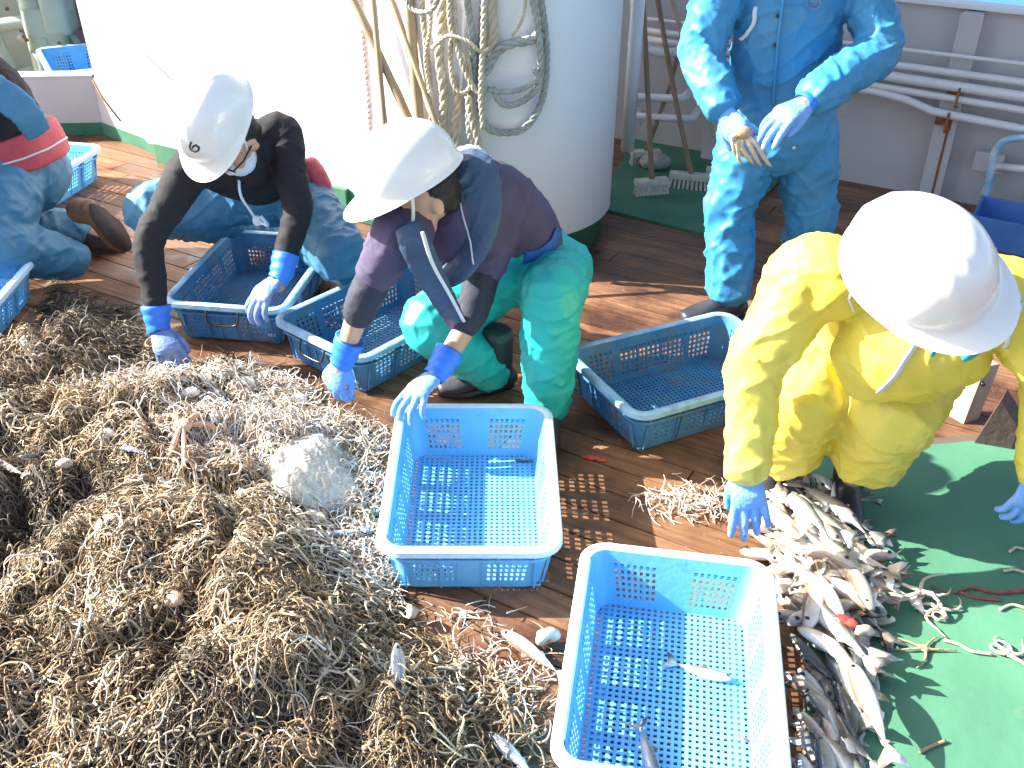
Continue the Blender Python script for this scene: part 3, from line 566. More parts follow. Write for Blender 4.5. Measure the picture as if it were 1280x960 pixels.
    if handles:
        mb = MB()
        for k in range(3): mb.box((.150+k*.010, -(bl+.0035+(tl-bl)*.22), .055), (.007, .0015, .0022)); mb.box((.150+k*.010, -(bl+.0035+(tl-bl)*.16), .047), (.006, .0015, .0022)); mb.box((.147+k*.010, -(bl+.0035+(tl-bl)*.19), .051), (.0018, .0015, .009))
        mb.build('stencil_mark', M['inkpale'], t, False)
        for s_ in (-1, 1):
            m_ = MB(); y = s_*(tl+.030); m_.tube(smoothpath([(-.06, s_*(tl+.02), zt-.012), (-.058, y+s_*.004, zt-.05), (-.04, y+s_*.006, zt-.068), (.04, y+s_*.006, zt-.068), (.058, y+s_*.004, zt-.05), (.06, s_*(tl+.02), zt-.012)], .01), .004, 8); m_.build('handle', M['dark'], t)
    return t
def dup(root, loc, rz, label):
    r = root.copy(); COL.objects.link(r); r.location = loc; r.rotation_euler = (0, 0, rz); r['label'] = label; ORI[r] = Vector(loc)
    for ch in root.children:
        c = ch.copy(); COL.objects.link(c); c.parent = r
    return r
cr1 = make_crate('bright blue crate in the middle, gripped at its rim by the green-trousered man')
cr1.location = (-.107, 2.207, 0); cr1.rotation_euler = (0, 0, .018)
cr2 = dup(cr1, (.362, 1.55, 0), -.157, 'bright blue crate at the front edge holding two small fish')
dup(cr1, (-2.086, 3.222, .0), .05, 'blue crate cut off by the left edge, behind the tangled heap')
dup(cr1, (-2.373, 4.629, 0), -.192, 'blue crate standing behind the kneeling worker with the red belt')
dup(cr1, (D(112, 85, 5.6).x-.02, 5.6*S, .16), .5, 'upper blue crate of the far stack beside the winch')
dup(cr1, (D(112, 85, 5.6).x+.02, 5.6*S+.03, 0), .42, 'lower blue crate of the far stack beside the winch')
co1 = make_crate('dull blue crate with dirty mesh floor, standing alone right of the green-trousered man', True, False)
co1.location = (.569, 2.83, 0); co1.rotation_euler = (0, 0, -1.103)
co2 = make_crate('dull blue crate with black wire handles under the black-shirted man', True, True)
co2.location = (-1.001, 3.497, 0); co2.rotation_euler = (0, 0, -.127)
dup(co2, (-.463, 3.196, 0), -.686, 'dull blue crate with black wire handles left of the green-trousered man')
# ================================================================== PEOPLE
def hand(name, parent, wrist, fwd, back, thumb, curl=(20, 25, 25, 30), spread=8, sc=1.12, m='glove', cuffm='cuff', fore=None, thumb_out=40, label=None, cuff=True, clen=.085):
    """glove: palm, four fingers of different length, thumb; fwd = wrist->knuckles, back = back-of-hand direction, thumb = +1/-1 side"""
    F_ = Vector(fwd).normalized(); B_ = Vector(back); B_ = (B_-F_*B_.dot(F_)).normalized(); T_ = F_.cross(B_)*thumb; w_ = Vector(wrist); mb = MB()
    P_ = lambda u, v, z: w_+(F_*u+T_*v+B_*z)*sc
    loft(mb, [P_(-.03, 0, 0), P_(.0, 0, 0), P_(.035, .002, .0), P_(.07, 0, .003), P_(.09, -.002, .0)], [(.029*sc, .021*sc), (.029*sc, .020*sc), (.038*sc, .018*sc), (.043*sc, .016*sc), (.038*sc, .012*sc)], side=T_, n=16)
    base = [(.088, .031), (.093, .010), (.089, -.012), (.080, -.031)]; ln = [(.038, .024, .019), (.042, .027, .021), (.039, .025, .020), (.030, .020, .018)]
    for k in range(4):
        sp = math.radians(spread*(1.5-k)*.8); d = (F_*math.cos(sp)+T_*math.sin(sp)).normalized(); p = P_(base[k][0]-.012, base[k][1], -.001); pts = [p]; an = 0
        for q, l in enumerate(ln[k]):
            an += math.radians(curl[k])*(1.0 if q == 0 else .85); dd = d*math.cos(an)-B_*math.sin(an); p = p+dd*(l+(.012 if q == 0 else 0))*sc; pts.append(p)
        r0 = (.0108, .0112, .0108, .0095)[k]*sc; loft(mb, pts, [r0, r0*1.02, r0*.93, r0*.8], n=10, step=.006)
    to = math.radians(thumb_out); d1 = (F_*math.cos(to)+T_*math.sin(to)*.9-B_*.35).normalized(); p0 = P_(.018, .022, -.004); p1 = p0+d1*.036*sc; d2 = (d1+F_*.35-B_*.15-T_*.15).normalized(); p2 = p1+d2*.030*sc; p3 = p2+(d2+F_*.2-T_*.2).normalized()*.024*sc
    loft(mb, [p0, p1, p2, p3], [.016*sc, .0135*sc, .012*sc, .0095*sc], n=10, step=.006)
    g = remesh(mb, 'glove', M[m], parent, .0034, 3, disp=.0006, dscale=60)
    if label: g['label'] = label
    if cuff:
        fd = (Vector(fore)-w_).normalized() if fore is not None else -F_; mb = MB(); pts = [w_+F_*.012*sc, w_+fd*.012, w_+fd*clen*.5, w_+fd*clen]; 
        P2 = smoothpath(pts, .008); k = len(P2); R2 = [(.033+.013*(i/(k-1))**.8+.0022*math.sin(i*1.7))*sc for i in range(k)]
        mb.tube(P2+P2[::-1], R2+[r-.003 for r in R2[::-1]], 20, cap=False, flat=.88, side=T_); c = mb.build('cuff', M[cuffm], g)
        mb2 = MB(); mb2.tube([P2[-1]-fd*.002, P2[-1]+fd*.003], [R2[-1]+.0015]*2, 20, flat=.88, side=T_)
    return g
def helmet(parent, c, U, Fd, sc=1.0, strap=True, name='helmet', label=None):
    R_ = basis(U, Fd); c = Vector(c); mb = MB(); n, m = 56, 22; vs = []; ax, ay, hz = .116*sc, .142*sc, .132*sc
    def prof(q, i):
        t = i/(m-1)*math.pi/2; fr = math.sin(q)       # q: 90deg = front
        rr = math.sin(t)**.86; zz = math.cos(t)**1.0; cr = 1+.022*math.exp(-(math.cos(q)/.10)**2)*math.sin(2*t)**.7+.018*math.exp(-((abs(math.cos(q))-.42)/.07)**2)*math.sin(2*t)**.7
        return Vector((ax*rr*math.cos(q)*cr, ay*rr*math.sin(q)*(1 if fr > 0 else 1.04)*cr, hz*zz*cr))
    for i in range(1, m):
        for j in range(n): vs.append(prof(2*math.pi*j/n, i))
    fronts = [max(0, math.sin(2*math.pi*j/n))**1.6 for j in range(n)]
    for st in ((.004, -.010, 0.10), (.008, -.016, .55), (.009, -.019, 1.0)):   # flare into the visor
        for j in range(n):
            q = 2*math.pi*j/n; k = st[0]*sc+.044*sc*fronts[j]*st[2]; vs.append(Vector(((ax+k*.75)*math.cos(q), (ay+k)*math.sin(q)*(1 if math.sin(q) > 0 else 1.04), (st[1]-.010*fronts[j]*st[2])*sc)))
    rows = m-1+3; vs.append(Vector((0, 0, hz))); top = len(vs)-1
    fs = [(i*n+j, i*n+(j+1) % n, (i+1)*n+(j+1) % n, (i+1)*n+j) for i in range(rows-1) for j in range(n)]+[(top, (j+1) % n, j) for j in range(n)]
    # inner skin
    off = len(vs); inner = [v*.975-Vector((0, 0, .002)) for v in vs]; vs = vs+inner; fs += [tuple(off+i for i in f[::-1]) for f in fs]
    b = (rows-1)*n; fs += [(b+j, b+(j+1) % n, off+b+(j+1) % n, off+b+j) for j in range(n)]
    mb.add([c+R_@v for v in vs], fs); h = mb.build(name, M['helmet'], parent, True, sharp=55)
    if label: h['label'] = label
    if strap:
        mb = MB(); P_ = [c+R_@Vector(v)*sc for v in ((.098, .02, -.012), (.090, .04, -.07), (.060, .065, -.125), (.0, .075, -.150), (-.060, .065, -.125), (-.090, .04, -.07), (-.098, .02, -.012))]
        mb.tube(smoothpath(P_, .012), .006, 8, flat=.4); mb.build('chin_strap', M['vest_edge'], h)
    return h
def headshape(mb, c, U, Fd, sc=1.0):
    R_ = basis(U, Fd); c = Vector(c); q = lambda *v: c+R_@Vector(v)*sc
    mb.sph(q(0, -.008, .0), (.076*sc, .094*sc, .088*sc), R_, 28, 18)       # cranium
    loft(mb, [q(0, .025, -.02), q(0, .035, -.06), q(0, .040, -.095)], [(.062*sc, .052*sc), (.054*sc, .050*sc), (.036*sc, .036*sc)], side=R_@Vector((1, 0, 0)), n=20)   # jaw
    loft(mb, [q(0, .082, -.005), q(0, .100, -.028), q(0, .104, -.042)], [(.009*sc, .008*sc), (.012*sc, .011*sc), (.015*sc, .010*sc)], side=R_@Vector((1, 0, 0)), n=12, step=.005)  # nose
    mb.sph(q(0, .078, -.068), (.024*sc, .013*sc, .006*sc), R_); mb.sph(q(0, .076, -.078), (.021*sc, .013*sc, .007*sc), R_)  # lips
    for s_ in (-1, 1):
        mb.sph(q(s_*.078, -.005, -.028), (.008*sc, .018*sc, .030*sc), R_); mb.sph(q(s_*.038, .066, -.038), (.024*sc, .02*sc, .02*sc), R_); mb.sph(q(s_*.03, .078, .008), (.022*sc, .012*sc, .007*sc), R_)
def face_bits(parent, c, U, Fd, sc=1.0):
    R_ = basis(U, Fd); c = Vector(c); q = lambda *v: c+R_@Vector(v)*sc
    for s_ in (-1, 1):
        mb = MB(); mb.sph(q(s_*.031, .0835, -.010), (.014*sc, .007*sc, .0065*sc), R_); mb.build('eye', M['helmet'], parent)
        mb = MB(); mb.tube([q(s_*.014, .090, .010), q(s_*.032, .091, .014), q(s_*.050, .080, .008)], .003*sc, 6); mb.build('eyebrow', M['hair'], parent)
def hairpiece(parent, c, U, Fd, sc=1.0):
    R_ = basis(U, Fd); c = Vector(c); mb = MB(); mb.sph(c+R_@Vector((0, -.026, .004))*sc, (.080*sc, .084*sc, .090*sc), R_, 30, 20)

    mb.sph(c+R_@Vector((0, -.055, -.050))*sc, (.06*sc, .04*sc, .05*sc), R_)
    return remesh(mb, 'hair', M['hair'], parent, .005, 2, disp=.0015, dscale=70)
def boot(parent, ankle, toe, m='boot', h=.12, up=None, sc=1.0, label=None):
    a = Vector(ankle); t = Vector(toe); d = (t-a); d = d-UP*d.z if up is None else d; d.normalize(); u = Vector(up) if up is not None else UP; u = (u-d*u.dot(d)).normalized(); s_ = d.cross(u); mb = MB(); q = lambda x, z: a+(d*x+u*z)*sc
    loft(mb, [q(-.01, h), q(-.012, h*.5), q(-.01, 0), q(.0, -.035)], [(.052*sc, .056*sc), (.050*sc, .052*sc), (.048*sc, .052*sc), (.042*sc, .055*sc)], side=s_, n=18)
    loft(mb, [q(-.055, -.045), q(0, -.040), q(.07, -.038), q(.13, -.048), q(.185, -.054)], [(.034*sc, .034*sc), (.040*sc, .042*sc), (.045*sc, .038*sc), (.050*sc, .030*sc), (.036*sc, .022*sc)], side=s_, n=18)
    b = remesh(mb, 'boot', M[m], parent, .0055, 4)
    if label: b['label'] = label
    mb = MB(); pts = []
    for k in range(28):
        an = 2*math.pi*k/28; x = .062+.135*math.cos(an); wd = (.048 if math.cos(an) > 0 else .040)*math.sin(an); pts.append(q(x, -.083)+s_*wd*sc)
    mb.prism(pts, u*.018*sc); mb.build('sole', M['dark'] if m == 'boot' else M['wood_dark'], b)
    return b
def bodymesh(parent, J, head=None, hs=1.0):
    mb = MB(); sv = (J['shb']-J['sha']).normalized(); hip = (J['hipa']+J['hipb'])/2; shm = (J['sha']+J['shb'])/2
    loft(mb, [hip, hip.lerp(shm, .35)+J.get('bend', Vector()), hip.lerp(shm, .8)+J.get('bend', Vector())*.6, shm], [(.075, .06), (.07, .055), (.08, .06), (.07, .05)], side=sv)
    loft(mb, [shm, J['neck'], J['head']-(J['head']-J['neck'])*.3], [.05, .05, .05])
    for s_ in 'ab':
        loft(mb, [J['sh'+s_], J['el'+s_], J['wr'+s_]], [.045, .037, .026], n=14)
        loft(mb, [J['wr'+s_].lerp(J['el'+s_], .15), J['wr'+s_], J['wr'+s_]+(J['wr'+s_]-J['el'+s_]).normalized()*.03], [.028, .026, .024], n=14)
        loft(mb, [J['hip'+s_], J['kn'+s_], J['fo'+s_]], [.06, .045, .035], n=14)
    if head: headshape(mb, J['head'], head[0], head[1], hs)
    return remesh(mb, 'body', M['skin'], parent, .0062, 3)
def legs(mb, J, hr=.108, tr=(.095, .085, .072), ar=(.075, .066), amp=.009, pelvis=(.15, .125), kk=24, ends=(.95, .95)):
    sv = (J['hipb']-J['hipa']).normalized(); mid = (J['hipa']+J['hipb'])/2; sh = (J['sha']+J['shb'])/2; t_ = (sh-mid).normalized()
    loft(mb, [mid-t_*.05, mid+t_*.05, mid+t_*.13], [(pelvis[0]*.95, pelvis[1]), pelvis, (pelvis[0]*.92, pelvis[1]*.9)], side=sv, amp=amp*.7, k=12)
    for i, s_ in enumerate('ab'):
        h, k, f = J['hip'+s_], J['kn'+s_], J['fo'+s_]; e = k.lerp(f, ends[i])
        bulge = (k-h.lerp(f, .5)).normalized()*.01
        loft(mb, [h, h.lerp(k, .5), k.lerp(h, .12)+bulge, k+bulge*1.5, k.lerp(f, .15)+bulge, k.lerp(f, .55), e], [hr, tr[0], tr[1], tr[1]*.98, tr[1]*.95, tr[2], ar[1]], side=sv, amp=amp, k=kk, seed=i*3.1+J['seed'], n=26)
def offset_strip(parent, name, m, pts, r=.008, flat=.35): mb = MB(); mb.tube(smoothpath(pts, .012), r, 8, flat=flat); return mb.build(name, M[m], parent)
def bvh(objs):
    from mathutils.bvhtree import BVHTree
    vs, fs = [], []
    for o in objs:
        og = ORI[o] if o.parent is None else ORI[o]; k = len(vs); vs += [v.co+og for v in o.data.vertices]; fs += [[i+k for i in p.vertices] for p in o.data.polygons]
    return BVHTree.FromPolygons(vs, fs)
def on_surface(tree, x, y, off=.004):
    d = Vector(ray(x, y)).normalized(); h = tree.ray_cast(Vector(CC), d)
    return None if h[0] is None else (h[0]+h[1]*off*(1 if h[1].dot(d) < 0 else -1))
def surf_strip(objs, parent, name, m, px, r=.006, off=.004, flat=.5):
    """cord or band sewn on to a garment: follows the garment's surface"""
    tr = bvh(objs); P_ = []
    for k in range(len(px)-1):
        for t in np.linspace(0, 1, 6)[:(6 if k == len(px)-2 else 5)]:
            q = on_surface(tr, px[k][0]+(px[k+1][0]-px[k][0])*t, px[k][1]+(px[k+1][1]-px[k][1])*t, off)
            if q is not None and (not P_ or (q-P_[-1]).length < .12): P_.append(q)
    if len(P_) < 2: return None
    mb = MB(); mb.tube(P_, r, 8, flat=flat, side=None); return mb.build(name, M[m], parent)
def surf_patch(objs, parent, name, m, px, off=.003):
    tr = bvh(objs); P_ = [on_surface(tr, x, y, off) for x, y in px]
    if any(p is None for p in P_): return None
    c = sum(P_, Vector())/len(P_); cs = [sum(p[0] for p in px)/len(px), sum(p[1] for p in px)/len(px)]; c = on_surface(tr, cs[0], cs[1], off) or c; nrm = Vector(CC)-c; nrm.normalize(); n = len(P_); mb = MB()
    mb.add(P_+[c]+[p-nrm*.0025 for p in P_]+[c-nrm*.0025], [(i, (i+1) % n, n) for i in range(n)]+[(n+1+(i+1) % n, n+1+i, 2*n+1) for i in range(n)]+[(i, n+1+i, n+1+(i+1) % n, (i+1) % n) for i in range(n)]); return mb.build(name, M[m], parent)
# ---------------------------------------------------------------- worker in the middle: green waterproof trousers, purple shirt, navy vest
J = dict(head=D(530, 240, 2.46), neck=D(570, 262, 2.56), sha=D(497, 292, 2.40), shb=D(628, 262, 2.62), ela=D(453, 378, 2.40), elb=D(590, 390, 2.50), wra=D(428, 452, 2.40), wrb=D(545, 468, 2.36),
         hipa=D(640, 335, 2.86), hipb=D(700, 335, 2.86), kna=D(540, 405, 2.64), knb=D(690, 372, 2.50), foa=G(618, 468, .07), fob=G(684, 512, .07), seed=1.0)
p2 = thing('person', 'crouching worker in green waterproof trousers, purple shirt and white helmet reaching over the middle crate', 'person', Vector((J['hipa'].x, J['hipa'].y, 0)))
U2, F2 = cv(-.40, .70, -.55), cv(-.86, -.50, -.12)
bodymesh(p2, J, (U2, F2)); hairpiece(p2, J['head'], U2, F2); face_bits(p2, J['head'], U2, F2)
R2_ = basis(U2, F2); helmet(p2, D(507, 217, 2.44), U2, F2, 1.07)
mb = MB(); legs(mb, J, .112, (.108, .098, .088), (.08, .074), .011, (.155, .13)); tt = ((J['sha']+J['shb'])/2-(J['hipa']+J['hipb'])/2).normalized(); hm = (J['hipa']+J['hipb'])/2; loft(mb, [hm, hm+tt*.12, hm+tt*.24+cv(-.03, -.02, -.03)], [(.155, .13), (.158, .132), (.13, .11)], side=(J['shb']-J['sha']).normalized(), amp=.006, k=14); tro = remesh(mb, 'waterproof_trousers', M['teal_cloth'], p2, .0068, 3, disp=.003, dscale=11, dseed=2)
shm = (J['sha']+J['shb'])/2; hip = (J['hipa']+J['hipb'])/2; sv = (J['shb']-J['sha']).normalized()
bk = cv(.02, .06, .02)
mb = MB(); loft(mb, [hip.lerp(shm, .28)+cv(0.02, .02, 0), hip.lerp(shm, .5)+bk, hip.lerp(shm, .8)+bk, shm+cv(.02, -.01, 0)], [(.160, .135), (.165, .135), (.17, .13), (.145, .095)], side=sv, amp=.006, k=12, n=30)
for s_ in 'ab': loft(mb, [J['sh'+s_].lerp(shm, .25), J['sh'+s_], J['sh'+s_].lerp(J['el'+s_], .55)], [.075, .075, .064], amp=.005, k=20, seed=3)
loft(mb, [shm, J['neck']], [.075, .06])
shirt = remesh(mb, 'shirt', M['purple'], p2, .0068, 4, disp=.0025, dscale=13)
mb = MB()
for s_ in 'ab': loft(mb, [J['sh'+s_].lerp(J['el'+s_], .35), J['sh'+s_].lerp(J['el'+s_], .8), J['el'+s_], J['el'+s_].lerp(J['wr'+s_], .22)], [.050, .050, .049, .044], amp=.003, k=40); 
for s_ in 'ab':
    mb1 = MB(); loft(mb1, [J['sh'+s_].lerp(J['el'+s_], .35), J['sh'+s_].lerp(J['el'+s_], .8), J['el'+s_], J['el'+s_].lerp(J['wr'+s_], .22)], [.053, .053, .051, .045], amp=.003, k=40, n=22); remesh(mb1, 'inner_sleeve', M['navy'], p2, .005, 3)
# vest collar: thick horseshoe round the neck running down both sides of the chest
nk = J['neck']; fr = R2_@Vector((0, 1, 0)); 
mb = MB(); loft(mb, [D(548, 236, 2.47), D(568, 220, 2.50), D(590, 215, 2.50), D(598, 262, 2.46), D(594, 300, 2.44), D(575, 335, 2.44), D(548, 352, 2.44)], [(.045, .020), (.062, .025), (.072, .028), (.070, .026), (.056, .024), (.046, .020), (.034, .015)], face=cv(-.25, .35, -.9), n=22)
vest = remesh(mb, 'vest', M['vest'], p2, .006, 3, disp=.002, dscale=16)
mb = MB(); loft(mb, [D(510, 284, 2.33), D(520, 308, 2.31), D(533, 335, 2.33), D(555, 375, 2.40), D(574, 410, 2.47)], [(.040, .014), (.046, .016), (.044, .016), (.038, .015), (.030, .014)], face=cv(-.2, .3, -.9), n=20); remesh(mb, 'vest_strap', M['vest'], p2, .005, 3, disp=.0015, dscale=20)
offset_strip(p2, 'vest_piping', 'vest_edge', [D(528, 290, 2.28), D(541, 330, 2.295), D(563, 370, 2.36), D(580, 402, 2.42)], .0055, .6)
surf_strip([vest, shirt], p2, 'vest_piping', 'vest_edge', [(574, 248), (580, 275), (588, 300), (592, 330)], .0045, .002)
mb = MB(); loft(mb, [D(566, 205, 2.58), D(588, 196, 2.60), D(606, 206, 2.60)], [(.045, .03), (.055, .035), (.04, .03)], n=18, amp=.004, k=40); remesh(mb, 'towel_collar', M['palecloth'], p2, .006, 2, disp=.003, dscale=40)
surf_strip([tro, shirt], p2, 'belt', 'beltblue', [(655, 322), (675, 318), (690, 305), (697, 290)], .020, .003, .25)

for s_, hd, th, cu in (('a', G(398, 518, .10), -1, (38, 34, 36, 40)), ('b', D(505, 503, 2.27), 1, (20, 22, 26, 30))):
    wr = J['wr'+s_]; hand('glove', p2, wr, (hd-wr), cv(-.05, .35, -.9) if s_ == 'a' else cv(-.45, .55, -.7), th, cu, 9 if s_ == 'a' else 13, 1.06, 'glove', 'cuff', J['el'+s_], 35)
boot(p2, J['foa']+UP*.03, J['foa']+cv(-.2, -.1, 0)); boot(p2, J['fob']+UP*.02, J['fob']+cv(-.05, -.3, -.5))
# ---------------------------------------------------------------- worker in black shirt, left
J = dict(head=D(288, 172, 2.98), neck=D(312, 212, 3.06), sha=D(236, 214, 3.03), shb=D(352, 168, 3.16), ela=D(186, 302, 2.90), elb=D(372, 262, 2.98), wra=D(198, 412, 2.80), wrb=D(350, 348, 2.84),
         hipa=D(300, 245, 3.42), hipb=D(368, 235, 3.42), kna=D(192, 262, 3.34), knb=D(425, 318, 3.10), foa=D(330, 262, 3.75), fob=D(385, 262, 3.62), seed=4.0)
J['foa'].z = .09; J['fob'].z = .09
p1 = thing('person', 'kneeling worker in a black long-sleeved shirt, face mask and helmet with a dark emblem', 'person', Vector((J['hipa'].x, J['hipa'].y, 0)))
U1, F1 = cv(-.36, .10, -.93), cv(-.36, -.93, .05)
bodymesh(p1, J, (U1, F1)); hairpiece(p1, J['head'], U1, F1); face_bits(p1, J['head'], U1, F1)
h1 = helmet(p1, D(266, 145, 2.94), U1, F1, 1.10)
mb = MB(); legs(mb, J, .115, (.115, .105, .092), (.085, .08), .012, (.16, .13)); tro = remesh(mb, 'waterproof_trousers', M['blue_cloth'], p1, .0075, 3, disp=.004, dscale=10, dseed=5)
shm = (J['sha']+J['shb'])/2; hip = (J['hipa']+J['hipb'])/2; sv = (J['shb']-J['sha']).normalized()
mb = MB(); loft(mb, [hip+cv(0, .03, 0), hip.lerp(shm, .45)+cv(.02, .03, 0), hip.lerp(shm, .8)+cv(.0, .01, 0), shm+cv(.01, -.01, 0)], [(.14, .12), (.15, .13), (.165, .13), (.15, .10)], side=sv, amp=.005, k=12, n=30)
for s_ in 'ab': loft(mb, [J['sh'+s_].lerp(shm, .3), J['sh'+s_], J['sh'+s_].lerp(J['el'+s_], .5), J['el'+s_], J['el'+s_].lerp(J['wr'+s_], .5), J['wr'+s_]], [.078, .073, .061, .052, .045, .031], amp=.004, k=26, seed=7, n=24)
loft(mb, [shm, J['neck']+cv(.01, 0, 0), J['neck'].lerp(J['head'], .25)], [.075, .062, .058])
sh1 = remesh(mb, 'long_sleeved_shirt', M['black_cloth'], p1, .0068, 4, disp=.002, dscale=13)
mb = MB(); loft(mb, [D(388, 206, 3.36), D(396, 222, 3.35), D(404, 236, 3.34)], [(.036, .05), (.04, .055), (.038, .05)], n=18, amp=.006, k=30); remesh(mb, 'waist_pouch', M['red'], p1, .006, 3)
# mask, glasses, cord
R1 = basis(U1, F1); mb = MB(); hq = lambda *v: J['head']+R1@Vector(v)
mb.sph(hq(0, .052, -.075), (.064, .056, .048), R1, 26, 16); mb.sph(hq(0, .085, -.055), (.03, .03, .03), R1); remesh(mb, 'face_mask', M['mask'], p1, .004, 2, disp=.0015, dscale=60)
mb = MB(); 
for s_ in (-1, 1): mb.tube([hq(s_*.032+.022*math.cos(k*math.pi/8), .1005, -.012+.015*math.sin(k*math.pi/8)) for k in range(17)], .0028, 6, cap=False); mb.tube([hq(s_*.054, .098, -.008), hq(s_*.078, .06, -.006), hq(s_*.083, .0, -.012)], .003, 6)
mb.tube([hq(-.011, .104, -.01), hq(.011, .104, -.01)], .0025, 6); mb.build('glasses', M['dark'], p1)
mb = MB(); mb.tube(smoothpath([hq(.05, .03, -.125), D(300, 240, 3.0), D(312, 262, 3.02), D(323, 278, 3.03)], .01), .005, 8); mb.sph(D(322, 276, 3.02), (.018, .014, .02)); mb.tube(smoothpath([D(322, 276, 3.02), D(335, 282, 3.0), D(326, 270, 3.01)], .01), .006, 8); mb.build('neck_cord', M['mask'], p1)
# emblem on the helmet: dark loop with a flick
def emblem(objs, parent, c, s_):
    px = [(c[0]-4*s_, c[1]-7*s_), (c[0]-6*s_, c[1]-1*s_), (c[0]-4*s_, c[1]+4*s_), (c[0]+1*s_, c[1]+6*s_), (c[0]+5*s_, c[1]+4*s_), (c[0]+6*s_, c[1]), (c[0]+2*s_, c[1]-3*s_), (c[0]-2*s_, c[1]-1*s_), (c[0]-2*s_, c[1]+2*s_)]
    return surf_strip(objs, parent, 'emblem', 'inkblack', px, .0035, .0012, .3)
emblem([h1], h1, (243, 184), 1.0)
for s_, hd, th, cu in (('a', G(222, 462, .07), -1, (40, 34, 36, 38)), ('b', D(318, 392, 2.80), -1, (30, 30, 30, 30))):
    wr = J['wr'+s_]; hand('glove', p1, wr, (hd-wr) if s_ == 'a' else cv(-.62, -.62, -.25), cv(.1, .4, -.9) if s_ == 'a' else cv(-.35, .5, -.75), th if s_ == 'a' else 1, cu, 10, 1.10, 'glove_dirty', 'cuff', J['el'+s_], 38)
boot(p1, J['foa'], J['foa']+cv(-.2, 0, .2)); boot(p1, J['fob'], J['fob']+cv(.2, 0, .2))
# ---------------------------------------------------------------- worker in the yellow raincoat, right
J = dict(head=D(1165, 335, 1.76), neck=D(1135, 315, 1.92), sha=D(1012, 345, 1.97), shb=D(1268, 380, 1.84), ela=D(945, 455, 1.93), elb=D(1318, 470, 1.82), wra=D(933, 585, 1.85), wrb=D(1300, 590, 1.82),
         hipa=D(1060, 440, 2.26), hipb=D(1150, 445, 2.24), kna=D(1000, 498, 2.06), knb=D(1115, 515, 1.98), foa=G(965, 590, .09), fob=G(1062, 600, .09), seed=9.0)
p3 = thing('person', 'crouching worker in a yellow raincoat and white helmet bending over the fish heap', 'person', Vector((J['hipa'].x, J['hipa'].y, 0)))
U3, F3 = cv(-.30, .40, -.86), cv(.60, -.66, -.45)
bodymesh(p3, J, (U3, F3)); hairpiece(p3, J['head'], U3, F3); face_bits(p3, J['head'], U3, F3); helmet(p3, D(1150, 332, 1.72), U3, F3, 1.12, label='white helmet seen from above, brim to the right')
mb = MB(); legs(mb, J, .13, (.128, .116, .112), (.10, .105), .016, (.18, .14), 15, (.62, .58)); tro = remesh(mb, 'raincoat_trousers', M['yellow'], p3, .0072, 4, disp=.004, dscale=9, dseed=3)
shm = (J['sha']+J['shb'])/2; hip = (J['hipa']+J['hipb'])/2; sv = (J['shb']-J['sha']).normalized()
mb = MB(); loft(mb, [hip+cv(-.01, -.02, 0), hip.lerp(shm, .35)+cv(0, -.01, -.03), hip.lerp(shm, .7)+cv(0, .02, 0), shm+cv(0, .01, 0)], [(.185, .13), (.19, .14), (.195, .14), (.16, .10)], side=sv, amp=.012, k=9, n=34)
loft(mb, [D(1085, 420, 1.93), D(1130, 450, 1.88), D(1205, 440, 1.86)], [(.08, .11), (.095, .12), (.07, .10)], amp=.008, k=14)      # loose hanging front
loft(mb, [D(1060, 440, 1.93), D(1085, 478, 1.92), D(1160, 475, 1.90)], [(.045, .05), (.05, .05), (.04, .05)], amp=.006, k=16)
for s_ in 'ab': loft(mb, [J['sh'+s_].lerp(shm, .3), J['sh'+s_], J['sh'+s_].lerp(J['el'+s_], .55), J['el'+s_], J['el'+s_].lerp(J['wr'+s_], .5), J['wr'+s_]], [.100, .094, .082, .074, .064, .058], amp=.009, k=13, seed=11, n=30)
loft(mb, [D(1075, 325, 1.98), D(1115, 295, 1.96), D(1180, 300, 1.98), D(1235, 340, 1.92)], [(.055, .04), (.065, .045), (.06, .045), (.045, .04)], amp=.008, k=16)   # folded hood
coat = remesh(mb, 'raincoat', M['yellow'], p3, .0072, 4, disp=.0038, dscale=9)
mb = MB(); mb.tube([J['wra'].lerp(J['ela'], .96), J['wra'].lerp(J['ela'], .90)], [.083, .082], 26, cap=True); 
surf_strip([coat], p3, 'drawstring', 'vest_edge', [(1062, 342), (1066, 356), (1060, 372), (1066, 388)], .005, .004)
surf_strip([coat], p3, 'drawstring', 'vest_edge', [(1276, 378), (1270, 398), (1262, 418), (1257, 434)], .005, .004)
surf_strip([coat], p3, 'white_strap', 'vest_edge', [(1147, 428), (1132, 450), (1118, 472), (1100, 488)], .014, .003, .3)
surf_strip([coat], p3, 'white_strap', 'vest_edge', [(1235, 385), (1255, 376), (1275, 370)], .012, .003, .3)
surf_patch([coat], p3, 'teal_mark', 'tealmark', [(1200, 446), (1208, 438), (1222, 436), (1236, 431), (1226, 441), (1212, 450), (1203, 452)])
surf_patch([coat], p3, 'teal_mark', 'tealmark', [(1160, 444), (1166, 438), (1169, 428), (1171, 438), (1166, 446)])
hand('glove', p3, J['wra'], (D(937, 640, 1.80)-J['wra']), cv(-.15, .25, -.95), 1, (10, 12, 14, 10), 8, 1.05, 'glove', 'cuff', J['ela'], 32, cuff=False)
hand('glove', p3, J['wrb'], (D(1278, 650, 1.80)-J['wrb']), cv(.1, .3, -.95), -1, (22, 22, 22, 22), 8, 1.05, 'glove', 'cuff', J['elb'], 34, cuff=False)
boot(p3, J['foa'], J['foa']+cv(-.15, -.3, -.2)); boot(p3, J['fob'], J['fob']+cv(-.1, -.3, -.2))
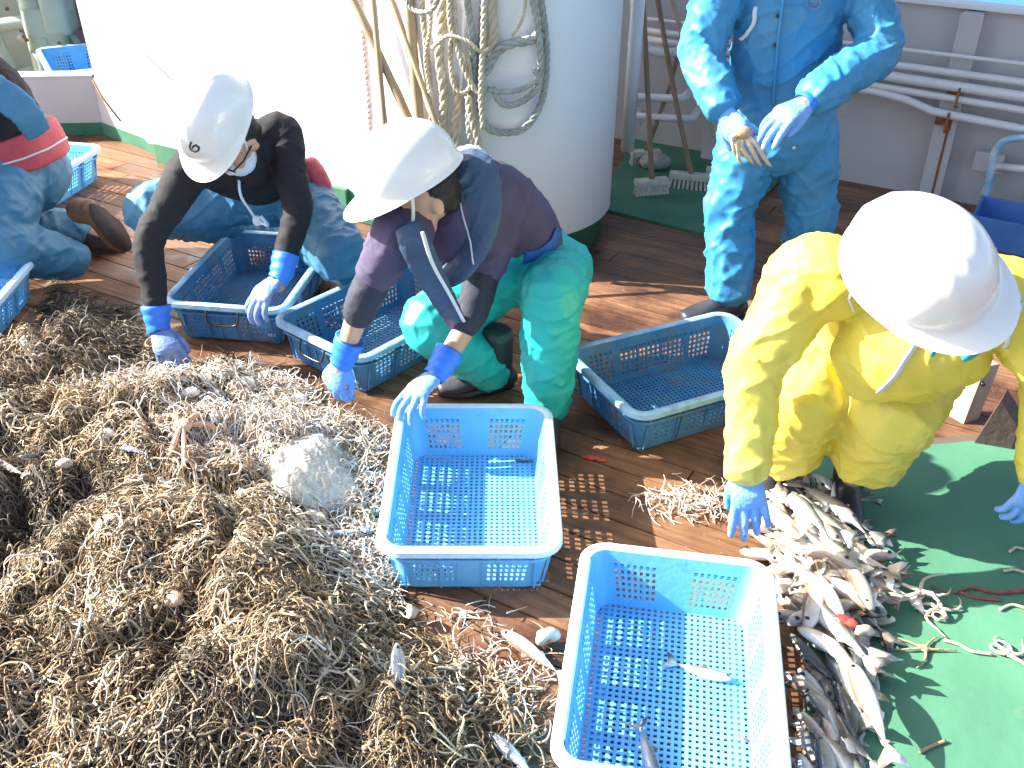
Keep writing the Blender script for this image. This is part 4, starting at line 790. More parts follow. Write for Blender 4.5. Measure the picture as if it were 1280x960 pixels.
for s_ in ('a', 'b'):
    mb = MB(); loft(mb, [J['kn'+s_].lerp(J['fo'+s_], .45), J['fo'+s_]+UP*.05], [(.062, .062), (.055, .055)], n=18); remesh(mb, 'boot_shaft', M['boot'], p3, .007, 2)
# ---------------------------------------------------------------- standing worker in bright blue raincoat
J = dict(head=D(962, -175, 3.18), neck=D(985, -95, 3.3), sha=D(905, -40, 3.28), shb=D(1078, -45, 3.36), ela=D(878, 66, 3.26), elb=D(1098, 62, 3.22), wra=D(905, 140, 3.10), wrb=D(1008, 128, 2.99),
         hipa=D(938, 160, 3.34), hipb=D(1008, 160, 3.36), kna=D(915, 262, 3.28), knb=D(1012, 262, 3.34), foa=G(912, 372, .09), fob=G(1000, 345, .09), seed=13.0)
p4 = thing('person', 'standing worker in a bright blue raincoat handling a small brown creature at his waist', 'person', Vector((J['hipa'].x, J['hipa'].y, 0)))
U4, F4 = Vector((-.05, -.45, .9)), Vector((-.15, -.9, -.4))
bodymesh(p4, J, (U4, F4)); hairpiece(p4, J['head'], U4, F4); face_bits(p4, J['head'], U4, F4); helmet(p4, J['head']+U4.normalized()*.03, U4, F4, 1.04)
mb = MB(); legs(mb, J, .116, (.112, .098, .092), (.086, .084), .014, (.17, .13), 12, (.92, .92)); tro = remesh(mb, 'raincoat_trousers', M['cyan_cloth'], p4, .008, 4, disp=.0045, dscale=8, dseed=8)
shm = (J['sha']+J['shb'])/2; hip = (J['hipa']+J['hipb'])/2; sv = (J['shb']-J['sha']).normalized()
mb = MB(); loft(mb, [hip-UP*.05, hip.lerp(shm, .25), hip.lerp(shm, .6), hip.lerp(shm, .9), shm+UP*.03], [(.215, .155), (.200, .145), (.195, .14), (.19, .125), (.10, .085)], side=sv, amp=.010, k=8, n=36, cap=True)
for s_ in 'ab': loft(mb, [J['sh'+s_].lerp(shm, .2), J['sh'+s_], J['sh'+s_].lerp(J['el'+s_], .5), J['el'+s_], J['el'+s_].lerp(J['wr'+s_], .5), J['el'+s_].lerp(J['wr'+s_], .88)], [.09, .090, .085, .080, .074, .068], amp=.011, k=17, seed=15, n=28)
coat = remesh(mb, 'raincoat', M['cyan_cloth'], p4, .0075, 3, disp=.005, dscale=9, dseed=4)
mb = MB(); loft(mb, [shm+UP*.03, J['neck']+UP*.02], [.085, .075]); remesh(mb, 'collar', M['cyan_cloth'], p4, .008, 2)
# front placket and a lighter inner flap
surf_strip([coat], p4, 'front_placket', 'cyan_cloth', [(982, -30), (976, 20), (971, 60), (968, 100), (966, 130)], .022, .004, .25)
surf_strip([coat], p4, 'white_cord', 'vest_edge', [(946, 8), (942, 30), (934, 44), (926, 50)], .008, .006, .6)
for q in ((968, 56), (972, 20), (992, 184)):
    tr = bvh([coat, tro]); P_ = on_surface(tr, q[0], q[1], .004)
    if P_ is not None: mb = MB(); mb.sph(P_, .006); mb.build('snap_button', M['dark'] if q[1] < 100 else M['vest_edge'], p4)
emb = surf_strip([coat], p4, 'chest_emblem', 'redmark', [(1016+9*math.cos(k*.7), 4+8*math.sin(k*.7)) for k in range(10)], .004, .002, .3)
surf_strip([coat], p4, 'chest_emblem', 'redmark', [(1011, 2), (1021, 2), (1016, 8), (1011, 2)], .003, .002, .3)
mb = MB(); d_ = (J['ela']-J['wra']).normalized(); mb.tube([J['wra']+d_*.005, J['wra']+d_*.05], [.045, .058], 22); mb.build('inner_cuff', M['navy'], p4)
hand('glove', p4, J['wra']+cv(0, 0, -.01), cv(.42, -.85, -.25), cv(-.65, -.2, -.75), 1, (34, 34, 36, 36), 6, 1.12, 'glove', 'cuff', J['ela'], 48, cuff=False, label='pale glove holding the brown creature')
hand('glove', p4, J['wrb'], cv(-.82, -.50, -.22), cv(-.25, .62, -.75), -1, (16, 20, 22, 26), 10, 1.18, 'glove', 'cuff', J['elb'], 24)
boot(p4, J['foa'], J['foa']+cv(-.35, -.05, -.1), label=None); boot(p4, J['fob'], J['fob']+cv(-.1, -.1, -.3))
cb = thing('brittle_star', 'brown long-legged creature dangling from the standing worker\'s hand', 'sea creature', D(928, 168, 2.98))
mb = MB(); c = D(928, 166, 2.97); mb.sph(c, (.035, .028, .022), None, 16, 10); mb.build('disc', M['ophi_tan'], cb)
for (x, y, x2, y2) in ((920, 180, 926, 204), (926, 184, 940, 205), (936, 180, 950, 207), (944, 178, 962, 208), (914, 172, 921, 196)):
    mb = MB(); mb.tube(smoothpath([c, D(x, y, 2.95), D(x2-3, y2-8, 2.96), D(x2, y2, 2.97)], .01), [.0085]*2+[.006]*0 or .008, 8) if False else mb.tube([c, D(x, y, 2.95), D((x+x2)/2, (y+y2)/2, 2.955), D(x2-2, y2-4, 2.96), D(x2+2, y2, 2.97)], [.010, .009, .008, .006, .003], 8); mb.build('leg', M['ophi_pale'], cb)
# ---------------------------------------------------------------- worker at the left edge, red belt
J = dict(head=D(-120, 150, 3.2), neck=D(-80, 120, 3.35), sha=D(-70, 170, 3.35), shb=D(-75, 85, 3.6), ela=D(-170, 250, 3.2), elb=D(-150, 190, 3.5), wra=D(-220, 330, 3.0), wrb=D(-190, 280, 3.3),
         hipa=D(8, 225, 3.5), hipb=D(40, 195, 3.72), kna=D(-5, 305, 3.30), knb=D(-10, 285, 3.6), foa=D(92, 285, 3.42), fob=D(105, 290, 3.72), seed=17.0)
J['foa'].z = .10; J['fob'].z = .10
p5 = thing('person', 'kneeling worker seen from behind at the left edge, blue trousers and red belt', 'person', Vector((J['hipa'].x, J['hipa'].y, 0)))
U5, F5 = cv(-.6, .6, -.4), cv(-.7, -.6, 0)
bodymesh(p5, J, (U5, F5)); hairpiece(p5, J['head'], U5, F5); helmet(p5, J['head']+U5.normalized()*.03, U5, F5, 1.04)
mb = MB(); legs(mb, J, .145, (.14, .13, .10), (.085, .075), .012, (.19, .18), 20, (.92, .92)); tro5 = remesh(mb, 'waterproof_trousers', M['blue_cloth'], p5, .0085, 4, disp=.004, dscale=9, dseed=6)
shm = (J['sha']+J['shb'])/2; hip = (J['hipa']+J['hipb'])/2; sv = (J['shb']-J['sha']).normalized()
mb = MB(); loft(mb, [hip, D(2, 165, 3.6), D(-30, 110, 3.58), shm], [(.17, .15), (.175, .17), (.17, .15), (.13, .09)], side=sv, amp=.005, k=12, n=30)
for s_ in 'ab': loft(mb, [J['sh'+s_], J['el'+s_], J['wr'+s_]], [.075, .06, .045], amp=.004)
sh5 = remesh(mb, 'shirt', M['black_cloth'], p5, .009, 3, disp=.003, dscale=12)
t_ = (shm-hip).normalized(); mb = MB(); c0 = hip+t_*.10; 
Rr = [(.212, .195), (.216, .20), (.212, .195), (.205, .19)]
loft(mb, [D(24, 207, 3.60), D(17, 193, 3.60), D(9, 176, 3.60), D(4, 166, 3.60)], Rr, side=cv(.9, .42, 0), n=40, cap=False, amp=.003, k=10); belt5 = remesh(mb, 'red_belt', M['red'], p5, .0075, 3)
surf_strip([belt5], p5, 'belt_seam', 'vest_edge', [(2, 206), (30, 198), (60, 186), (83, 172)], .004, .003, .6)
mb = MB(); loft(mb, [D(-40, 92, 3.46), D(0, 116, 3.44), D(30, 140, 3.44), D(50, 168, 3.46)], [(.060, .007), (.068, .007), (.064, .007), (.055, .007)], face=cv(.2, .3, -.93), n=18); remesh(mb, 'bib_flap', M['blue_cloth'], p5, .007, 3)
boot(p5, D(112, 268, 3.55), D(140, 300, 3.6), 'bootbrown', .06, up=cv(-.8, .2, .5), sc=1.0, label='worn brown boot with its sole turned outwards')
b6 = D(110, 290, 3.75); boot(p5, b6, b6+cv(.2, -.1, .1), 'bootbrown', .05, up=cv(-.6, .6, .3), label='brown boot behind')
for s_ in 'ab': hand('glove', p5, J['wr'+s_], J['wr'+s_]-J['el'+s_], cv(0, .3, -.9), 1 if s_ == 'a' else -1, m='glove_dirty', fore=J['el'+s_])
# ================================================================== GREEN MAT, CHOCK, RIGHT EDGE THINGS
mt = thing('rubber_mat', 'green rubber mat with shellfish scraps under the yellow-clad worker', 'mat', G(1200, 750))
c1, c2, c3, c4 = G(1012, 575), G(1330, 548), G(1560, 1150), G(1004, 1150)
mb = MB(); mb.prism([p_+UP*.0145 for p_ in (c1, c2, c3, c4)], (0, 0, .006)); mb.build('rubber_sheet', M['mat'], mt, False)
mb = MB(); mb.prism([p_+UP*.001 for p_ in (G(1020, 562), G(1330, 540), c3+Vector((.02, 0, 0)), c4-Vector((.02, 0, 0)))], (0, 0, .0125)); mb.build('board', M['mat_under'], mt, False)
t = thing('wooden_chock', 'weathered grey wooden post end standing behind the dark wedge at the mat edge', 'timber', G(1205, 545)); c = G(1208, 520)
mb = MB(); R_ = Matrix.Rotation(.5, 3, 'Z')@Matrix.Rotation(.12, 3, 'Y'); mb.box(c+UP*.10, (.075, .06, .22), R_, bev=.006); mb.build('post', M['wood_grey'], t, False)
mb = MB(); mb.tube([c+UP*.15-Vector((0, .045, 0)), c+UP*.15-Vector((0, .03, 0))], .007, 8); mb.build('bolt', M['dark'], t)
wd = G(1215, 560); wd2 = G(1262, 568)
mb = MB(); mb.prism([wd+UP*.014, wd2+UP*.014, wd2+UP*.10, wd.lerp(wd2, .35)+UP*.185], Vector((.05, .07, 0))); o = mb.build('timber_wedge', M['wood_dark'], None, False, origin=wd)
tag(o, 'dark brown triangular timber wedge on the back edge of the green mat', 'timber')
a = D(1232, 226, 3.7); t = thing('hose', 'blue and white hose hooked over a fitting at the right edge', 'hose', a)
mb = MB(); mb.tube(smoothpath([W(1232, 246, 4.6), W(1240, 205, 4.6), W(1246, 185, 4.6), W(1262, 174, 4.6), W(1300, 172, 4.6), W(1340, 176, 4.6)], .02), .017, 12); mb.build('hose_bend', M['hose'], t)
mb = MB(); mb.tube([W(1241, 207, 4.6), W(1226, 250, 4.6)], .009, 10); mb.build('nozzle', M['white'], t)
t = thing('wall_bracket', 'small white bracket and bar on the bulwark by the right edge', 'bracket', W(1235, 205, 4.75)); mb = MB(); mb.box(W(1236, 202, 4.74), (.13, .05, .09), RSHIP, bev=.006); mb.build('plate', M['grey_white'], t, False)
mb = MB(); mb.tube([W(1240, 208, 4.68), W(1400, 222, 4.68)], .02, 12); mb.build('bar', M['pipe'], t)
c = W(1300, 262, 4.45); c.z = 0; t = thing('storage_tray', 'dark blue plastic tray on the deck at the right edge', 'tray', c)
mb = MB(); 
for (dx, dy, sx, sy) in ((0, .14, .5, .012), (0, -.14, .5, .012), (.25, 0, .012, .28), (-.25, 0, .012, .28)): mb.box(c+RSHIP@Vector((dx, dy, .07)), (sx, sy, .14), RSHIP, bev=.003)
mb.box(c+UP*.012, (.49, .27, .02), RSHIP); mb.build('tray_body', M['bluebox'], t, False)
# ================================================================== CATCH HEAP
poly = [(-420, 470), (-60, 455), (0, 428), (44, 408), (56, 350), (70, 340), (110, 372), (165, 386), (195, 430), (230, 470), (300, 452), (345, 462), (395, 500), (440, 530), (474, 545), (468, 600), (462, 680), (492, 745), (515, 790), (570, 812), (625, 838), (668, 880), (690, 960), (700, 1130), (-600, 1130)]
PW = np.array([tuple(G(x, y))[:2] for x, y in poly])
x0, x1, y0, y1 = -2.9, .35, .85, 3.95; HN = 170; gx = np.linspace(x0, x1, HN); gy = np.linspace(y0, y1, HN); XX, YY = np.meshgrid(gx, gy)
def inside(X, Y):
    r = np.zeros(X.shape, bool); n = len(PW)
    for i in range(n):
        (xa, ya), (xb, yb) = PW[i], PW[(i+1) % n]; c = ((ya > Y) != (yb > Y)) & (X < (xb-xa)*(Y-ya)/(yb-ya+1e-12)+xa); r ^= c
    return r
def edist(X, Y):
    d = np.full(X.shape, 9.0); n = len(PW)
    for i in range(n):
        A = PW[i]; B = PW[(i+1) % n]; v = B-A; t = np.clip(((X-A[0])*v[0]+(Y-A[1])*v[1])/(v@v), 0, 1); d = np.minimum(d, np.hypot(X-A[0]-t*v[0], Y-A[1]-t*v[1]))
    return np.where(inside(X, Y), d, -d)
ED = edist(XX, YY); s_ = np.clip(ED/.42, 0, 1); base = s_*s_*(3-2*s_)
NZ = np.array([[noise.noise(Vector((x*2.6, y*2.6, 3.3)))*1.0+noise.noise(Vector((x*6.5, y*6.5, 8.3)))*.45+noise.noise(Vector((x*15, y*15, 1.3)))*.22 for x in gx] for y in gy])
def bump_(px, py, r, a): g = G(px, py, .1); return a*np.exp(-((XX-g.x)**2+(YY-g.y)**2)/(r*r))
LN = np.array([[abs(noise.noise(Vector((x*4.6, y*4.6, 13.7)))) for x in gx] for y in gy])
HT = base*(.145+.10*NZ-.15*np.clip(.22-LN, 0, 1)*1.6)+bump_(300, 860, .34, .09)+bump_(120, 700, .22, .06)+bump_(240, 440, .2, .03)-bump_(60, 660, .17, .07)-bump_(470, 600, .2, .02)-bump_(180, 640, .1, .03)-bump_(430, 900, .16, .05)
HT = np.where(ED > 0, np.maximum(HT, .004)*np.clip(ED/.05, 0, 1), -.03)
def hgt(X, Y):
    u = np.clip((X-x0)/(x1-x0)*(HN-1), 0, HN-1.001); v = np.clip((Y-y0)/(y1-y0)*(HN-1), 0, HN-1.001); i = u.astype(int); j = v.astype(int); a = u-i; b = v-j
    return (HT[j, i]*(1-a)+HT[j, i+1]*a)*(1-b)+(HT[j+1, i]*(1-a)+HT[j+1, i+1]*a)*b
vs = np.stack([XX, YY, HT], -1).reshape(-1, 3); fs = [(j*HN+i, j*HN+i+1, (j+1)*HN+i+1, (j+1)*HN+i) for j in range(HN-1) for i in range(HN-1) if max(HT[j, i], HT[j+1, i], HT[j, i+1], HT[j+1, i+1]) > -.02]
me = bpy.data.meshes.new('catch_heap_bed'); me.from_pydata([tuple(v) for v in vs], [], fs); o = link('catch_heap_bed', me, M['pilebase']); tag(o, 'debris bed coloured dark for the shaded gaps under the tangled brittle stars', 'debris', kind='stuff')
def strands(name, P0, TH, LEN, RAD, COLR, K=9, SD=4, curl=26., lift=.012, hfun=hgt, mat_='ophi', persist=.75, zoff=0.004):
    """curly tapering arms laid over the surface hfun; everything is real tube geometry"""
    N = len(P0); X = np.zeros((N, K, 3)); x = P0[:, 0].copy(); y = P0[:, 1].copy(); th = TH.copy(); kap = rng.normal(0, curl, N); dl = LEN/(K-1); pz = rng.uniform(0, 6.28, N); wz = rng.uniform(20, 70, N); zl = np.abs(rng.normal(0, lift, N)); tz = rng.normal(0, lift, N)
    for k in range(K):
        X[:, k, 0] = x; X[:, k, 1] = y; t = k/(K-1); X[:, k, 2] = np.maximum(hfun(x, y), 0)+zoff+zl*(1+np.sin(pz+wz*k*dl))+np.maximum(tz, -.004)*t*1.6
        kap = kap*persist+rng.normal(0, curl, N)*(1-persist)*1.6; th = th+kap*dl; x = x+np.cos(th)*dl; y = y+np.sin(th)*dl
    T_ = np.gradient(X, axis=1); T_ /= np.linalg.norm(T_, axis=2, keepdims=True)+1e-9; up = np.array([0, 0, 1.0]); A = np.cross(T_, up); A /= np.linalg.norm(A, axis=2, keepdims=True)+1e-6; B = np.cross(A, T_)
    tp = 1-.72*np.linspace(0, 1, K)**1.3; R_ = RAD[:, None]*tp[None, :]
    V = np.zeros((N, K, SD, 3))
    for j in range(SD): q = 2*math.pi*j/SD; V[:, :, j] = X+(A*math.cos(q)+B*math.sin(q))*R_[:, :, None]
    b = (np.arange(N)*K*SD)[:, None, None]; kk = np.arange(K-1)[None, :, None]*SD; jj = np.arange(SD)[None, None, :]; j2 = (jj+1) % SD
    F_ = np.stack([b+kk+jj, b+kk+j2, b+kk+SD+j2, b+kk+SD+jj], -1).reshape(-1, 4)
    me = bpy.data.meshes.new(name); nv = N*K*SD; me.vertices.add(nv); me.vertices.foreach_set('co', V.reshape(-1).astype(np.float32)); nf = len(F_); me.loops.add(nf*4); me.loops.foreach_set('vertex_index', F_.reshape(-1).astype(np.int32)); me.polygons.add(nf); me.polygons.foreach_set('loop_start', np.arange(0, nf*4, 4, dtype=np.int32)); me.update(calc_edges=True)
    at = me.attributes.new('Col', 'FLOAT_COLOR', 'POINT'); C_ = np.ones((N, K*SD, 4), np.float32); C_[:, :, :3] = COLR[:, None, :]; at.data.foreach_set('color', C_.reshape(-1)); me.validate()
    return link(name, me, M[mat_], None, True)
def palette(N, cols, w_):
    c = np.array(cols)[rng.choice(len(cols), N, p=np.array(w_)/sum(w_))]; return np.clip(c*(rng.lognormal(0, .28, N)[:, None]), .01, .85)
def sample(n, f=None, margin=0.0):
    out = []; 
    while sum(map(len, out)) < n:
        X = rng.uniform(x0, x1, n); Y = rng.uniform(y0, y1, n); d = edist(X, Y); k = (d > margin) & (rng.random(n) < np.clip(1.75-.38*Y, .25, 1))
        if f is not None: k &= f(X, Y)
        out.append(np.stack([X, Y], 1)[k])
    return np.concatenate(out)[:n]
N = 25000; P0 = sample(N, lambda X, Y: rng.random(len(X)) < np.clip(.35+9*(hgt(X, Y)-.03), .35, 1), .0)
field = lambda P: np.array([noise.noise(Vector((p[0]*3.1, p[1]*3.1, 5)))*7 for p in P])
TH = field(P0)+rng.normal(0, .65, N)+rng.integers(0, 2, N)*math.pi
pal = [(.28, .205, .12), (.17, .12, .065), (.44, .35, .235), (.065, .045, .025), (.66, .57, .44), (.31, .21, .115)]
def mud_shade(P, C):  # random mud patches, plus shade painted on the back-left mound and left hollow
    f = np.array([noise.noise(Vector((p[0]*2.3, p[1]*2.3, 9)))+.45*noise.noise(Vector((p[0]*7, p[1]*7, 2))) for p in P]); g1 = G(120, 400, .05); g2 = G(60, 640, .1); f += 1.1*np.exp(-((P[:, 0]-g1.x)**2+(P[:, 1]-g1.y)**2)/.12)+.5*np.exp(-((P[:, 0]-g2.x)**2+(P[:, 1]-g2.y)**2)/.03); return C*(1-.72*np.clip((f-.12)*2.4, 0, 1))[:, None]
o = strands('brittle_star_tangle', P0, TH, rng.uniform(.04, .115, N), rng.uniform(.0011, .0026, N), mud_shade(P0, palette(N, pal, [5, 5, 4, 3, 3, 3])), K=11, curl=50, lift=.009); tag(o, 'tangled tan brittle star arms heaped over the deck', 'catch heap', kind='stuff')
# whole brittle stars: bunches of curly arms radiating from discs
nb = 1700; PC = sample(nb, None, .03); A_ = np.repeat(PC, 5, 0)+rng.normal(0, .004, (nb*5, 2)); TH = np.repeat(rng.uniform(0, 6.28, nb), 5)+np.tile(np.arange(5)*1.2566, nb)+rng.normal(0, .25, nb*5)
cc = np.repeat(mud_shade(PC, palette(nb, pal, [4, 2, 5, 1, 4, 3])), 5, 0); o = strands('brittle_star_bunches', A_, TH, rng.uniform(.05, .11, nb*5), rng.uniform(.0020, .0036, nb*5), cc, K=14, SD=5, curl=58, lift=.010, zoff=.014); tag(o, 'whole curly brittle stars on top of the heap', 'catch heap', kind='stuff')
mb = MB()
H0 = hgt(PC[:, 0], PC[:, 1])
for (x, y), z in zip(PC, H0): mb.sph((x, y, max(z, 0)+.022), (.0075, .0075, .0045), None, 8, 5)
o = mb.build('brittle_star_discs', M['ophi_tan']); tag(o, 'round discs of the brittle stars in the heap', 'catch heap', kind='stuff')
# pale fine tangle round the middle crate and bag, and scraps by the yellow sleeve
def near(px, py, r): g = G(px, py, .03); return lambda X, Y: (np.hypot(X-g.x, Y-g.y) < r)
def ell(px, py, rx, ry, n):
    g = G(px, py, .01); q = rng.normal(0, 1, (n, 2))*.5; return np.stack([g.x+q[:, 0]*rx, g.y+q[:, 1]*ry], 1)
palp = [(.74, .64, .54), (.62, .49, .40), (.80, .74, .68), (.50, .37, .28)]
Pp = np.concatenate([ell(440, 640, .12, .30, 800), ell(340, 570, .32, .24, 3200), ell(210, 520, .25, .16, 900), ell(470, 720, .09, .15, 300), ell(330, 490, .25, .10, 700)]); k = edist(Pp[:, 0], Pp[:, 1]) > -.02; Pp = Pp[k]; N = len(Pp)
o = strands('pale_worm_tangle', Pp, rng.uniform(0, 6.28, N), rng.uniform(.03, .08, N), rng.uniform(.0016, .003, N), palette(N, palp, [4, 3, 4, 2]), curl=45, zoff=.012); tag(o, 'pale fine tangle of arms around the plastic bag', 'catch heap', kind='stuff')
flat = lambda X, Y: np.zeros(X.shape)
for nm, lb, (px, py, rx, ry, n), pl_ in (('arm_scraps', 'pale heap of brittle star arms on the planks beside the yellow sleeve', (868, 628, .15, .07, 230), palp), ('arm_scraps', 'loose tan arms scattered on the planks below the middle crate', (620, 850, .16, .16, 170), palp), ('arm_scraps', 'few curly arms lying under the front of the middle crate', (570, 775, .14, .05, 26), palp), ('arm_scraps', 'scattered arms on the planks beside the black-sleeved hand', (250, 455, .2, .06, 60), pal), ('arm_scraps', 'loose arms on the planks between the two hands of the middle worker', (450, 545, .1, .09, 110), palp)):
    Q = ell(px, py, rx, ry, n); N = len(Q)
    o = strands(nm, Q, rng.uniform(0, 6.28, N), rng.uniform(.03, .075, N), rng.uniform(.0014, .0026, N), palette(N, pl_[:4], [4, 3, 4, 2]), curl=30, hfun=flat, lift=.009); tag(o, lb, 'scraps', kind='stuff')
def heap_z(px, py, z, up=.028):
    g = G(px, py, .08)
    for _ in range(6):
        h_ = float(hgt(np.array([g.x]), np.array([g.y]))[0])
        if h_ < .006: return z
        g = G(px, py, h_+up)
    return g.z
# ---- single animals
def star(label, c, rad, m, n=5, thick=.006, curl=6, seed=0, disc=.012, group=None, name='brittle_star', z=.004):
    r_ = random.Random(seed); t = thing(name, label, 'starfish', c, group); mb = MB(); mb.sph(c+UP*(z+disc*.4), (disc, disc, disc*.45), None, 12, 7); mb.build('disc', m, t)
    for k in range(n):
        th = 6.283*k/n+r_.uniform(-.3, .3)+seed; kp = r_.gauss(0, curl); p = c+UP*(z+thick); pts = [p]; L_ = rad*r_.uniform(.75, 1.1)
        for q in range(9): th += kp*L_/9; kp += r_.gauss(0, curl*.8); p = p+Vector((math.cos(th), math.sin(th), 0))*L_/9; pts.append(Vector((p.x, p.y, c.z+z+thick*(1-.6*q/9)+abs(r_.gauss(0, .002)))))
        mb = MB(); mb.tube(pts, [thick*(1-.8*i/9) for i in range(10)], 7); mb.build('arm', m, t)
    return t
mz = .0205
star('thin five-armed tan starfish lying alone on the green mat', G(1155, 813, mz), .085, M['ophi_tan'], thick=.0045, curl=5, seed=1, z=.002)
star('pale curly brittle star at the right edge of the green mat', G(1262, 820, mz), .10, M['ophi_pale'], thick=.006, curl=16, seed=2, z=.002)
star('pale brittle star sprawling off the fish heap on to the mat', G(1175, 765, mz), .12, M['ophi_pale'], thick=.006, curl=18, seed=5, z=.002)
star('pinkish brittle star nearest the end of the fish heap', G(1150, 745, mz+.02), .12, M['shell'], thick=.006, curl=14, seed=9, z=.01)
star('small pale brittle star among the scraps by the yellow sleeve', G(850, 620), .07, M['ophi_pale'], thick=.0045, curl=20, seed=7)
star('white curled brittle star on the bare planks under the middle crate', G(580, 770), .07, M['ophi_pale'], thick=.0035, curl=22, seed=4)
star('tan brittle star with long bent arms low in the heap front', G(405, 845, heap_z(405, 845, .2, .012)), .09, M['ophi_pale'], thick=.0035, curl=24, seed=6, z=.01)
for lb, px, L_ in (('dark red branching seaweed strand on the green mat', [(1163, 733), (1190, 741), (1215, 735), (1245, 741), (1285, 738)], .007),):
    t = thing('seaweed_strand', lb, 'seaweed', G(*px[0], mz)); mb = MB(); P_ = smoothpath([G(x, y, mz+.006) for x, y in px], .008); mb.tube(P_, [L_*(.3+1.0*i/len(P_)+.3*math.sin(i*1.9)) for i in range(len(P_))], 8, flat=.5); mb.build('stalk', M['star_red'], t)
    mb = MB(); mb.tube(smoothpath([G(1200, 740, mz+.006), G(1220, 747, mz+.005), G(1250, 750, mz+.004)], .008), .004, 6); mb.build('branch', M['star_red'], t)
for lb, px in (('pale curled scrap above the seaweed strand', [(1262, 690), (1270, 684), (1280, 686), (1286, 680)]), ('pale stick-like scrap right of the seaweed strand', [(1255, 714), (1268, 712), (1282, 716)]), ('pale scrap below the seaweed strand', [(1250, 762), (1265, 756), (1282, 760)]), ('short tan twig near the bottom of the green mat', [(1150, 940), (1166, 932), (1182, 926)]), ('pale twisted tail of arm pieces on the mat', [(1180, 800), (1200, 806), (1215, 814), (1240, 818)])):
    mb = MB(); mb.tube(smoothpath([G(x, y, mz+.005) for x, y in px], .006), .004, 7); tag(mb.build('scrap', M['ophi_pale'] if 'pale' in lb else M['ophi_tan'], None, origin=G(*px[0], mz)), lb, 'scrap', 'scraps on the green mat')
# fish
def fish_mesh(L_, hgt_, wid, bend=0.0, seed=0):
    mb = MB(); n = 14; K = 16; vs = []
    prof = lambda t: (math.sin(math.pi*min(1, t*1.02+.02)**.72)**.8 if t < .98 else .1)
    cen = []
    for i in range(K+1):
        t = i/K; x = (t-.5)*L_*.82; h_ = max(.10 if t > .8 else .03, prof(t))*hgt_/2; w_ = max(.05, prof(t)**1.1*(1-t*.35))*wid/2; yb = bend*math.sin(t*2.6)*L_; cen.append((x, yb))
        for j in range(n): q = 2*math.pi*j/n; vs.append((x, yb+math.cos(q)*w_, math.sin(q)*h_))
    fs = [(i*n+j, i*n+(j+1) % n, (i+1)*n+(j+1) % n, (i+1)*n+j) for i in range(K) for j in range(n)]+[tuple(range(n))[::-1], tuple(K*n+j for j in range(n))]
    mb.add(vs, fs); xe, ye = cen[-1]; tb = bend*math.cos(2.6)*2.6
    tl = [(xe-.004, .006, 0), (xe+L_*.10, .0, hgt_*.62), (xe+L_*.18, 0, hgt_*.70), (xe+L_*.115, 0, 0), (xe+L_*.18, 0, -hgt_*.70), (xe+L_*.10, 0, -hgt_*.62), (xe-.004, 0, -.006)]
    mb.prism([(x, ye+tb*(x-xe)-.0008, z) for x, y, z in tl], (0, .0016, 0))
    for (a, b, z0, z1) in ((-.06, .10, hgt_*.40, hgt_*.72), (.14, .24, hgt_*.26, hgt_*.42), (.06, .20, -hgt_*.32, -hgt_*.52)):
        mb.prism([(a*L_, bend*L_*.9-.0007, z0), (a*L_+.012, bend*L_*.9-.0007, z1), (b*L_, bend*L_*.8-.0007, z0*.8)], (0, .0014, 0))
    me = mb.mesh('fish'); bm = bmesh.new(); bm.from_mesh(me); bmesh.ops.recalc_face_normals(bm, faces=bm.faces[:]); bm.to_mesh(me); bm.free(); me.shade_smooth(); return me
def eye_mesh(L_, wid):
    out = []
    for s_ in (-1, 1):
        mb = MB(); mb.sph((-L_*.335, s_*wid*.36, .003), (.0042, .0022, .0042), None, 8, 6); me = mb.mesh('eye'); me.materials.append(M['dark']); me.shade_smooth(); out.append(me)
    return out
FM = []
for k, (L_, h_, w_, b) in enumerate([(.17, .034, .026, .05), (.19, .036, .028, -.06), (.16, .032, .024, .08), (.21, .034, .030, .03), (.18, .030, .024, -.10)]):
    for mk in ('fish_brown', 'fish_grey', 'fish_silver'): me = fish_mesh(L_, h_, w_, b); me.materials.append(M[mk]); FM.append((me, eye_mesh(L_, w_), mk))
def place_fish(me, eye, loc, yaw, roll, pitch=0.0, label='', group=None, name='fish', sc=1.0):
    o = bpy.data.objects.new(name, me); COL.objects.link(o); o.location = loc; o.rotation_mode = 'XYZ'; o.matrix_world = Matrix.Translation(loc)@Matrix.Rotation(yaw, 4, 'Z')@Matrix.Rotation(pitch, 4, 'Y')@Matrix.Rotation(roll, 4, 'X')@Matrix.Scale(sc, 4)
    tag(o, label, 'fish', group); 
    for em in eye: e = bpy.data.objects.new('eye', em); COL.objects.link(e); e.parent = o
    return o
FP = [(940, 650), (985, 625), (1060, 622), (1090, 665), (1085, 700), (1122, 718), (1118, 755), (1096, 790), (1090, 850), (1096, 960), (1100, 1060), (960, 1060), (985, 960), (975, 800), (950, 720)]
FPW = [G(x, y)[:2] for x, y in FP]
def pin(x, y, P_):
    r = False
    for i in range(len(P_)):
        (xa, ya), (xb, yb) = P_[i], P_[(i+1) % len(P_)]
        if (ya > y) != (yb > y) and x < (xb-xa)*(y-ya)/(yb-ya)+xa: r = not r
    return r
def pdist(x, y, P_):
    d = 9
    for i in range(len(P_)):
        A = Vector(P_[i]); B = Vector(P_[(i+1) % len(P_)]); v = B-A; t = max(0, min(1, (Vector((x, y))-A).dot(v)/v.dot(v))); d = min(d, (Vector((x, y))-A-v*t).length)
    return d
rf = random.Random(5); cnt = 0
